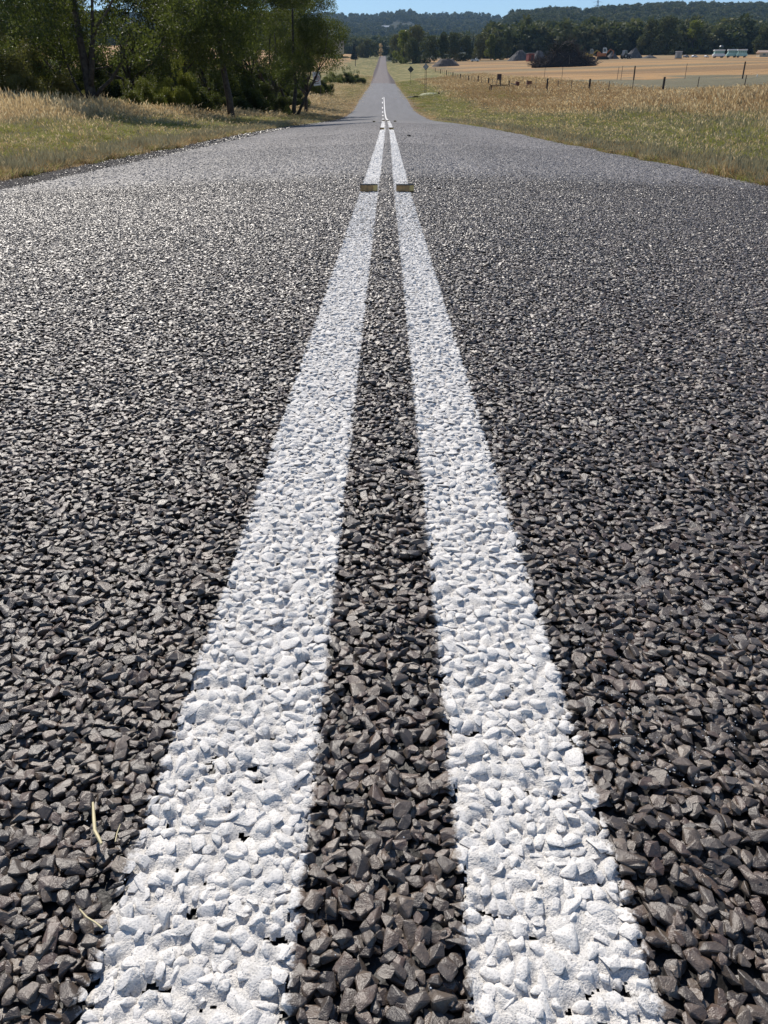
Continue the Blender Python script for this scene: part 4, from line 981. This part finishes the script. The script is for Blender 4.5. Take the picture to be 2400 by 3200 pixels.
# old gate, drum and rusty implement
X, D, z, m = at(1583, 283, dmin=60)
t = thing('gate', 'sagging dark timber rail gate between leaning posts at the corner of the paddock', 'gate', (X, D, z))
for x, hh, rr in ((-53, 17, 1.6), (-48, 15, 1.8), (6, 27, 1.9), (-8, 12, 1.5)): MB().tube([(x * m, 0, -.2), (x * m + .04, 0, hh * m)], rr * m, 7).build('post', MAT['timber_dark'], t)
for z0_, z1_ in ((15, 15.5), (12.2, 13)): MB().tube([(-50 * m, -.05, z0_ * m), (6 * m, -.05, z1_ * m)], .9 * m, 6).build('rail', MAT['timber_dark'], t)
MAT['rust'] = simple('rusted_iron', (.16, .065, .045), .85, .4, 7, bump=.6); MAT['rust_dark'] = simple('dark_rusted_iron', (.07, .045, .045), .85, .4, 7)
X2, D2, z2, m2 = at(1559, 262, dmin=60)
t = thing('drum', 'upright dark ribbed steel drum standing behind the timber rail gate', 'drum', (X2, D2, z2))
r_ = 6.8 * m2; hh = 26 * m2; prof = []
mb = MB().tube([(0, 0, -.1), (0, 0, hh * .32), (0, 0, hh * .34), (0, 0, hh * .36), (0, 0, hh * .64), (0, 0, hh * .66), (0, 0, hh * .68), (0, 0, hh)], [r_, r_, r_ * 1.05, r_, r_, r_ * 1.05, r_, r_], 18).build('shell', MAT['rust_dark'], t)
MB().tube([(0, 0, hh), (0, 0, hh + .03)], [r_ * 1.04, r_ * 1.04], 18).build('rim', MAT['rust_dark'], t)
X3, D3, z3, m3 = at(1602, 280, dmin=60)
t = thing('farm_implement', 'rusty farm implement with a pale sloping bar, right of the timber gate', 'farm machine', (X3, D3, z3))
MB().box((14 * m3, .3, 16 * m3), (11 * m3, .6, 12 * m3), tilt=(0, .25, 0)).build('hopper', MAT['rust'], t, bevel=.04)
MB().tube([(-8 * m3, 0, 18 * m3), (8 * m3, 0, 13 * m3)], 1.0 * m3, 6).build('drawbar', MAT['galv'], t)
for x in (-6, 0, 6): MB().tube([(x * m3, 0, 15 * m3), ((x + 1) * m3, 0, 0)], .6 * m3, 6).build('tine', MAT['rust_dark'], t)
MB().tube([(19 * m3, 0, 16 * m3), (22 * m3, 0, 0)], .8 * m3, 6).build('leg', MAT['rust'], t)
for y in (-.2, .2):
    w_ = MB().tube([(-2 * m3, y, 5 * m3), (-2 * m3, y + .12, 5 * m3)], 5 * m3, 16).build('wheel', MAT['rust_dark'], t)
X4, D4, z4, m4 = at(1652, 275, dmin=60)
t = thing('rusty_tank', 'red rusted upright box half hidden in dry grass, right of the farm implement', 'tank', (X4, D4, z4))
MB().box((0, 0, 9 * m4), (14 * m4, .9, 18 * m4)).build('body', MAT['rust'], t, bevel=.05); MB().box((0, 0, 18.4 * m4), (15 * m4, 1.0, .8 * m4)).build('lid', MAT['rust_dark'], t)
# white bird in the paddock
X, D, z, m = at(2364, 249, dmin=60)
bm = bmesh.new(); o_ = None
me = bpy.data.meshes.new('cockatoo'); vs = [(0, 0, .10), (0, 0, .28), (.02, 0, .45), (.07, 0, .56), (.13, 0, .55), (-.16, 0, .06), (.03, .04, 0), (.03, -.04, 0)]
me.from_pydata([Vector(v) * (9 * m / .6) for v in vs], [(0, 1), (1, 2), (2, 3), (3, 4), (0, 5), (0, 6), (0, 7)], [])
me.materials.append(simple('white_feathers', (.78, .77, .70), .8, .05, 20)); b_o = link('cockatoo', me, None, (X, D, z + .25))
sk = b_o.modifiers.new('skin', 'SKIN')
for v, rr in zip(me.skin_vertices[0].data if me.skin_vertices else [], (.10, .13, .09, .07, .02, .03, .012, .012)): v.radius = (rr * 9 * m / .6,) * 2
b_o.modifiers.new('sub', 'SUBSURF').levels = 1
tag(b_o, 'small white cockatoo standing in the grey green paddock at the right', 'bird')

# ------------------------------------------------------------------ yard behind the paddock: heap, mounds, shed, machines, vans
MAT['gravel'] = simple('grey_gravel', (.105, .098, .096), .95, .3, .8, bump=.8); MAT['gravel_tan'] = simple('brown_gravel', (.12, .10, .088), .95, .3, .8, bump=.8)
def mound(px, pb, w, h, label, mat, peak=0.0, seed=1, flat=.0):
    X, D, z, m = at(px, pb, dmin=60); W = w * m; Hh = h * m; r = np.random.default_rng(seed); V = []; F = []; K = 28; Rn = 7
    for j in range(Rn + 1):
        q = j / Rn; rr = q
        for i in range(K):
            a = 2 * math.pi * i / K; k = 1 + .10 * math.sin(2 * a + seed) + .05 * math.sin(5 * a)
            hz = Hh * max(0, (1 - max(0, q - flat) / (1 - flat))) ** 1.1 + (r.normal() * .03 * Hh if 0 < j < Rn else 0)
            V.append((W / 2 * rr * k * math.cos(a) + peak * W * (1 - q), W * .38 * rr * k * math.sin(a), hz - (.4 if j == Rn else 0)))
    for j in range(Rn):
        for i in range(K): F.append((j * K + i, (j + 1) * K + i, (j + 1) * K + (i + 1) % K, j * K + (i + 1) % K))
    me = bpy.data.meshes.new('gravel_mound'); me.from_pydata(V, [], F); me.materials.append(mat)
    bm = bmesh.new(); bm.from_mesh(me); bmesh.ops.remove_doubles(bm, verts=bm.verts, dist=.001); bmesh.ops.recalc_face_normals(bm, faces=bm.faces); bm.to_mesh(me); bm.free()
    return tag(link('gravel_mound', me, None, (X, D, z)), label, 'gravel mound')
mound(1395, 207, 84, 19, 'low broad brown gravel mound by the roadside fence', MAT['gravel_tan'], 0, 2, .45)
mound(1622, 190, 72, 28, 'grey gravel mound behind the red shed, on its left', MAT['gravel'], .05, 3, .2)
mound(1683, 190, 60, 26, 'grey gravel mound directly behind the red shed', MAT['gravel'], .0, 4, .3)
mound(1914, 184, 50, 22, 'pointed grey gravel mound right of the orange digger', MAT['gravel'], -.05, 5)
mound(1976, 182, 70, 30, 'tall grey gravel mound behind the dark tractor', MAT['gravel'], .1, 6)
mound(2030, 182, 50, 10, 'low grey gravel heap left of the grey cabinet', MAT['gravel'], 0, 8)
# brushwood heap
X, D, z, m = at(1760, 209, dmin=60)
t = thing('brushwood_heap', 'huge dark heap of felled brushwood on the tan paddock', 'brushwood heap', (X, D, z))
r = np.random.default_rng(55); mb = MB(); W = 178 * m; Hh = 68 * m
def heap_h(x, y):
    u = x / W
    e = np.interp(u, [-.52, -.45, -.38, -.33, -.27, -.2, -.05, .1, .2, .3, .4, .5, .54], [.02, .2, .27, .30, .62, .85, 1.0, .98, .80, .5, .28, .1, .02])
    return Hh * e * max(0, 1 - (y / (W * .24)) ** 2) ** .5
V = []; nx, ny = 40, 14
for i in range(nx + 1):
    for j in range(ny + 1):
        x = (i / nx - .5) * W * 1.06; y = (j / ny - .5) * W * .48; V.append((x, y, heap_h(x, y) * .82 + r.normal() * .25 - .2))
F = [(i * (ny + 1) + j, (i + 1) * (ny + 1) + j, (i + 1) * (ny + 1) + j + 1, i * (ny + 1) + j + 1) for i in range(nx) for j in range(ny)]
me = bpy.data.meshes.new('core'); me.from_pydata(V, [], F); me.materials.append(simple('dark_rotten_wood', (.022, .019, .019), .95, .5, 2, bump=.8)); link('core', me, t)
sticks = MB(); pale = MB()
for i in range(1500):
    x = r.uniform(-.52, .52) * W; y = -abs(r.normal()) * W * .10 if r.random() < .7 else r.uniform(-.2, .2) * W; y = max(y, -.235 * W)
    z0_ = heap_h(x, y) * r.uniform(.2, 1.0); L = r.uniform(1.0, 4.0); a = r.uniform(0, 6.28); el = r.normal(.25, .5)
    dx, dy, dz = L * math.cos(a) * math.cos(el), L * math.sin(a) * math.cos(el) * .6, L * math.sin(el)
    q = pale if r.random() < .12 else sticks
    q.tube([(x, y, max(z0_, .1)), (x + dx * .5 + r.normal() * .15, y + dy * .5, max(.1, z0_ + dz * .5 + r.normal() * .15)), (x + dx, y + dy, max(.05, z0_ + dz))], [.12, .08, .03], 4)
sticks.build('branches', MAT['timber_dark'], t); pale.build('bleached_branches', MAT['bark_grey'], t)
link('dead_leaves', leaf_cloud('dead_leaves', [(-.05 * W, -1, .55 * Hh, .25 * W, .14 * W, .42 * Hh), (.22 * W, -1, .3 * Hh, .16 * W, .12 * W, .3 * Hh), (-.36 * W, -1, .15 * Hh, .12 * W, .1 * W, .16 * Hh)], 6000, .5, .3, 57, MAT['leaf_pine'], .3, .3), t)
X, D, z, m = at(1732, 206, dmin=60)
t = thing('white_bale', 'small rounded white bundle at the front foot of the brushwood heap', 'bundle', (X, D - 4.5, Hs(X, D - 4.5)))
MB().tube([(-4.5 * m, 0, 6 * m), (-3.8 * m, 0, 6 * m), (3.8 * m, 0, 6 * m), (4.5 * m, 0, 6 * m)], [3 * m, 5.4 * m, 5.4 * m, 3 * m], 14).build('wrapping', simple('white_wrap', (.55, .57, .60), .6, .1, 3), t, smooth=True)
MB().box((0, 0, 1.2 * m), (9 * m, 4 * m, 2.4 * m)).build('pallet', MAT['timber_dark'], t)
MAT['shed_red'] = simple('faded_red_steel', (.20, .055, .045), .7, .25, 2); MAT['white'] = simple('white_paint', (.72, .73, .75), .5, .06, 2); MAT['glass'] = simple('dark_glass', (.03, .035, .04), .12, .2, 1, spec=.8)
MAT['tyre'] = simple('tyre_rubber', (.02, .02, .02), .9, .2, 5); MAT['teal'] = simple('pale_green_panel', (.36, .58, .55), .5, .08, 1); MAT['teal_dark'] = simple('dark_green_panel', (.16, .27, .26), .6, .1, 1)  # teal_dark is the deeper green of the van windows
X, D, z, m = at(1656, 192, dmin=60)
t = thing('shed', 'small red steel shed with a pale flat roof at the paddock edge', 'shed', (X, D, z), R(12))
w, h = 18 * m, 21 * m
MB().box((0, 0, h / 2), (w, w * 1.3, h)).build('wall', MAT['shed_red'], t, bevel=.03)
MB().box((0, 0, h + .12), (w * 1.12, w * 1.45, .24)).build('roof', MAT['galv'], t)
for k in range(9): MB().box(((k - 4) * w / 9, -w * .65 - .03, h / 2), (.05, .06, h * .96)).build('rib', MAT['shed_red'], t)
MB().box((w * .12, -w * .65 - .05, h * .42), (w * .35, .05, h * .8)).build('door', MAT['rust_dark'], t)
def wheels(t, spots, r_, wd):
    for x, y in spots:
        o = MB().tube([(x, y - wd / 2, r_), (x, y - wd / 2 + .02, r_), (x, y + wd / 2 - .02, r_), (x, y + wd / 2, r_)], [r_ * .9, r_, r_, r_ * .9], 16).build('wheel', MAT['tyre'], t)
        MB().tube([(x, y - wd / 2 - .01, r_), (x, y + wd / 2 + .01, r_)], r_ * .5, 10).build('rim', MAT['galv'], o)
def truck(px, pb, w, label):
    X, D, z, m = at(px, pb, dmin=60); L = w * m; t = thing('truck', label, 'truck', (X, D, z), R(3)); k = L / 5.4
    MB().prism([(-2.7, .55), (.2, .55), (.2, .95), (-2.7, .95)], 1.8).build('tray', MAT['white'], t, (0, 0, 0)).scale = (k, k, k)
    MB().prism([(.35, .5), (2.7, .5), (2.7, 1.15), (1.9, 1.3), (1.4, 2.1), (.35, 2.1)], 1.8).build('cab', MAT['white'], t, bevel=.06).scale = (k, k, k)
    MB().prism([(.55, 1.35), (1.75, 1.35), (1.36, 1.95), (.55, 1.95)], 1.84).build('window', MAT['glass'], t).scale = (k, k, k)
    MB().box((-1.2, 0, 1.25), (2.8, 1.7, .6)).build('load', MAT['galv'], t).scale = (k, k, k)
    wheels(t, [(-1.7 * k, -.8 * k), (1.8 * k, -.8 * k), (-1.7 * k, .8 * k), (1.8 * k, .8 * k)], .42 * k, .25)
truck(1484, 193, 26, 'small white flatbed truck parked under the trees beyond the low mound')
def digger(px, pb, hpx, label, body, cabm, boom=True):
    X, D, z, m = at(px, pb, dmin=60); k = hpx * m / 3.4; t = thing('excavator', label, 'excavator', (X, D, z), R(-20)); t.scale = (k, k, k)
    for y in (-1.0, 1.0): MB().prism([(-1.9, .15), (-1.6, 0), (1.6, 0), (1.9, .15), (1.9, .6), (1.6, .8), (-1.6, .8), (-1.9, .6)], .5).build('track', MAT['tyre'], t, (0, y, 0))
    MB().box((-.5, 0, 1.35), (3.0, 2.0, .9)).build('body', body, t, bevel=.1); MB().box((-1.4, 0, 1.95), (1.0, 1.8, .5)).build('engine_cover', body, t, bevel=.08)
    c = MB().prism([(-.1, 1.8), (1.2, 1.8), (1.25, 2.6), (.9, 3.4), (-.1, 3.4)], 1.0).build('cab', cabm, t, (0, -.45, 0), bevel=.05); MB().prism([(.05, 2.2), (1.08, 2.2), (1.1, 2.6), (.85, 3.2), (.05, 3.2)], 1.04).build('window', MAT['glass'], c)
    if boom:
        MB().tube([(.8, .5, 1.7), (2.2, .5, 3.0), (3.4, .5, 2.4)], [.22, .2, .16], 6).build('boom', body, t)
        MB().tube([(3.4, .5, 2.5), (3.2, .5, .9)], [.15, .12], 6).build('arm', body, t); MB().prism([(2.9, .9), (3.5, .9), (3.4, .3), (3.0, .2)], .8).build('bucket', MAT['rust_dark'], t, (0, .5, 0))
digger(1843, 186, 28, 'yellow wheeled digger beside the right foot of the brushwood heap', simple('yellow_paint', (.42, .30, .06), .6, .2, 2), MAT['galv'])
digger(1883, 186, 31, 'orange red digger with a white cab in front of the black conifer', simple('orange_paint', (.36, .13, .05), .6, .2, 2), MAT['white'])
X, D, z, m = at(1956, 184, dmin=60); k = 24 * m / 2.9
t = thing('tractor', 'dark tractor parked in front of the tall grey gravel mound', 'tractor', (X, D, z), R(25)); t.scale = (k, k, k)
MB().prism([(-.4, .8), (1.9, .8), (1.9, 1.5), (-.4, 1.6)], .8).build('bonnet', simple('navy_paint', (.04, .05, .07), .5, .2, 2), t, bevel=.05)
c = MB().prism([(-1.6, .9), (-.3, .9), (-.2, 2.0), (-.4, 2.8), (-1.5, 2.8)], 1.4).build('cab', MAT['galv'], t, bevel=.05); MB().prism([(-1.45, 1.5), (-.4, 1.5), (-.45, 2.6), (-1.4, 2.6)], 1.44).build('window', MAT['glass'], c)
wheels(t, [(-1.1, -.85), (-1.1, .85)], .85, .45); wheels(t, [(1.5, -.7), (1.5, .7)], .5, .3)
X, D, z, m = at(2119, 183, dmin=60)
t = thing('cabinet', 'grey steel cabinet standing alone at the far side of the paddock', 'cabinet', (X, D, z), R(8))
MB().box((0, 0, 10 * m), (17 * m, 12 * m, 17 * m)).build('box', MAT['galv'], t, bevel=.04); MB().box((0, 0, 19 * m), (18.5 * m, 13.5 * m, 1.2 * m)).build('roof', MAT['sign_white'], t)
MB().box((0, 0, .7 * m), (19 * m, 13 * m, 2 * m)).build('plinth', MAT['rust_dark'], t); MB().box((-2 * m, -6.1 * m, 9.5 * m), (7 * m, .1, 13 * m)).build('door', MAT['sign_back'], t)
def car(px, pb, w, label, mat, rz):
    X, D, z, m = at(px, pb, dmin=60); k = w * m / 4.4; t = thing('car', label, 'car', (X, D, z), rz); t.scale = (k, k, k)
    MB().prism([(-2.15, .3), (2.15, .3), (2.2, .75), (1.3, .92), (.7, 1.42), (-1.1, 1.45), (-1.9, .98), (-2.2, .9)], 1.75).build('body', mat, t, bevel=.07)
    MB().prism([(-1.55, .98), (1.05, .95), (.62, 1.34), (-1.05, 1.36)], 1.79).build('window', MAT['glass'], t); wheels(t, [(-1.35, -.8), (1.35, -.8), (-1.35, .8), (1.35, .8)], .33, .22)
car(2144, 180, 20, 'grey car parked first in the row beyond the paddock, right of the cabinet', simple('grey_paint', (.20, .21, .23), .3, .1, 1), R(30))
car(2170, 180, 20, 'white car parked in the middle of the row beyond the paddock', MAT['white'], R(15))
car(2207, 180, 18, 'white car parked last in the row, just left of the pale green vans', MAT['white'], R(40))
def van(px, pb, w, h, label, low, rz):
    X, D, z, m = at(px, pb, dmin=60); W = w * m; Hh = h * m; t = thing('site_van', label, 'van', (X, D, z), rz)
    MB().prism([(-W * .52, .18 * Hh), (W * .52, .18 * Hh), (W * .54, .42 * Hh), (W * .44, .50 * Hh), (-W * .44, .50 * Hh), (-W * .54, .42 * Hh)], W * .45).build('lower_body', low, t, bevel=.06)
    up = MB().box((0, 0, .68 * Hh), (W * .84, W * .42, .36 * Hh)).build('upper_body', MAT['teal'], t, bevel=.05)
    MB().box((0, 0, .93 * Hh), (W * .95, W * .50, .14 * Hh)).build('roof', MAT['white'], t, bevel=.08)
    for k in range(4): MB().box(((k - 1.5) * W * .2, -W * .215, .69 * Hh), (W * .15, .06, .2 * Hh)).build('window', MAT['teal_dark'], up)
    wheels(t, [(-W * .32, -W * .2), (W * .32, -W * .2), (-W * .32, W * .2), (W * .32, W * .2)], .12 * Hh, .3)
van(2244, 181, 34, 22, 'pale van with a white roof, left of the dark water tank', MAT['white'], R(-4))
van(2285, 180, 30, 22, 'pale green van just right of the dark water tank', MAT['teal'], R(-6))
van(2316, 180, 30, 22, 'last of the pale green vans, darker at its right end', MAT['teal'], R(-10))
X, D, z, m = at(2262, 178, dmin=60)
t = thing('water_tank', 'tall dark green water tank with a pale top behind the pale vans', 'tank', (X, D + 6, z))
MB().tube([(0, 0, -.3), (0, 0, 30 * m)], [7.5 * m, 6.3 * m], 16).build('shell', simple('dark_green_tank', (.035, .06, .055), .6, .2, 2), t); MB().tube([(0, 0, 30 * m), (0, 0, 33 * m)], [6.6 * m, 4.2 * m], 16).build('top', MAT['galv'], t)
def house(px, pb, w, wall_h, roof_h, label, roofm, wallm, rz=0, D=None, name='house', py=None, verandah=False):
    if D is None: X, D, z, m = at(px, pb, dmin=60)
    else:
        X, D, z, m = atD(px, D, pb); zt = CAMH + tany(pb) * D; z = max(z, zt - 1.5)
    W = w * m; a = wall_h * m; b_ = roof_h * m; d = W * .5; t = thing(name, label, 'house', (X, D, z), rz)
    MB().box((0, 0, a / 2 - 1), (W * .92, d * .9, a + 2)).build('wall', wallm, t)
    MB().prism([(-d / 2, a), (d / 2, a), (0, a + b_)], W, axis='x').build('roof', roofm, t)
    if w > 14:
        for k in (-1, 0, 1): MB().box((k * W * .27, -d * .45 - .02, a * .55), (W * .12, .08, a * .4)).build('window', MAT['glass'], t)
        MB().box((W * .14, -d * .45 - .02, a * .4), (W * .06, .08, a * .75)).build('door', MAT['timber_dark'], t)
    if verandah:
        MB().box((-W * .2, -d * .72, a * .93), (W * .75, d * .5, .35)).build('verandah_roof', MAT['white'], t)
        for k in range(4): MB().box((-W * .54 + k * W * .22, -d * .92, a * .45), (.15, .15, a * .9)).build('verandah_post', MAT['white'], t)
    return t
MAT['roof_tan'] = simple('tan_roof', (.42, .31, .24), .8, .12, 1.5); MAT['roof_pale'] = simple('pale_iron_roof', (.55, .57, .60), .5, .08, .8); MAT['wall_cream'] = simple('cream_wall', (.45, .40, .30), .9, .12, 1)
house(1058, 152, 34, 11, 16, 'tan roofed farmhouse with a white verandah in the left distance', MAT['roof_tan'], MAT['wall_cream'], R(8), D=640, verandah=True)
for a in ((1128, 141, 9, 3, 3, 'small grey roof among trees left of the far road', 'roof_pale', 1050), (1142, 140, 12, 3, 4, 'small white roofed house above the dark tree left of the road', 'roof_pale', 1050),
          (1152, 126, 8, 3, 3, 'tiny pinkish house on the slope above the far road', 'roof_tan', 1400), (1108, 90, 9, 3, 3, 'lone white house high on the left of the far hills', 'roof_pale', 2900),
          (1183, 93, 10, 3, 3, 'small grey house left of the big white one on the far hills', 'roof_pale', 2900), (1205, 90, 24, 6, 4, 'long pale house in the clearing on the far hills', 'roof_pale', 2950),
          (1640, 141, 26, 5, 4, 'grey iron roof among the trees left of the hillside houses', 'roof_pale', 760), (1774, 108, 8, 4, 4, 'first of four white gables on the wooded hillside', 'white', 1200),
          (1784, 106, 8, 4, 4, 'second of four white gables on the wooded hillside', 'white', 1210), (1793, 104, 8, 4, 4, 'third of four white gables on the wooded hillside', 'white', 1220),
          (1801, 101, 8, 4, 4, 'highest of four white gables on the wooded hillside', 'white', 1230), (1850, 106, 44, 5, 4, 'long brown roofed building right of the white gables', 'roof_tan', 1180),
          (2329, 152, 12, 5, 4, 'white roof peeking over the trees above the vans', 'roof_pale', 640), (2400, 183, 70, 11, 7, 'brown brick building at the right rim behind the paddock', 'roof_tan', 480)):
    house(a[0], a[1], a[2], a[3], a[4], a[5], MAT[a[6]], MAT['wall_cream'], R(a[0] % 17 - 8), D=a[7])
# hedge in the left paddock
X0, D0, z0, m0 = at(1030, 182); X1, D1, z1, m1 = at(1120, 180)
hd = leaf_cloud('hedge', [((X1 - X0) * k / 14, (D1 - D0) * k / 14, 1.6, 2.4 * 1.2, 2, 1.7 + .3 * (k % 3)) for k in range(15)], 9000, .6, .4, 77, MAT['leaf_far'], .05, .5)
tag(link('hedge', hd, None, (X0, D0, z0)), 'long dark hedge across the left paddock below the farmhouse', 'hedge')
# pylons
def pylon(px, ptop, D, hgt, label):
    X = tanx(px) * D; ztop = CAMH + tany(ptop) * D; t = thing('transmission_tower', label, 'pylon', (X, D, ztop - hgt)); a = hgt * .10; st = simple('tower_steel', (.36, .37, .39), .6, .1, .1)
    for sx in (-1, 1):
        for sy in (-1, 1): MB().tube([(sx * a, sy * a, -8), (sx * a * .3, sy * a * .3, hgt * .7), (sx * a * .2, sy * a * .2, hgt)], hgt * .005, 4).build('leg', st, t)
    br = MB(); Kk = 9
    for i in range(Kk):
        z0_, z1_ = hgt * i / Kk, hgt * (i + 1) / Kk
        w0 = a * (1 - .7 * min(1, z0_ / (hgt * .7))); w1 = a * (1 - .7 * min(1, z1_ / (hgt * .7)))
        for sy in (-1, 1): br.tube([(-w0, sy * w0, z0_), (w1, sy * w1, z1_)], hgt * .004, 4); br.tube([(w0, sy * w0, z0_), (-w1, sy * w1, z1_)], hgt * .004, 4)
    br.build('bracing', st, t)
    for f, w_ in ((.72, .16), (.84, .19), (.95, .13)): MB().tube([(-w_ * hgt, 0, f * hgt), (0, 0, f * hgt + hgt * .02), (w_ * hgt, 0, f * hgt)], hgt * .005, 4).build('crossarm', st, t)
pylon(1383, 35, 4250, 75, 'hazy lattice pylon on the far ridge above the right roadside trees')
pylon(1863, -8, 3300, 90, 'tall hazy lattice pylon rising behind the right hill, top cut by the frame')

# ------------------------------------------------------------------ air
hm = bpy.data.materials.new('air'); hm.use_nodes = True; hn = hm.node_tree; hn.nodes.clear()
ho = hn.nodes.new('ShaderNodeOutputMaterial'); hv = hn.nodes.new('ShaderNodeVolumePrincipled')
hv.inputs['Color'].default_value = (.42, .68, 1.0, 1); hv.inputs['Density'].default_value = 0.00006; hv.inputs['Anisotropy'].default_value = 0.0
hn.links.new(hv.outputs[0], ho.inputs['Volume'])
hz = MB().box((0, 3150, 249), (15400, 6500, 502)).build('haze', hm); tag(hz, kind='stuff')
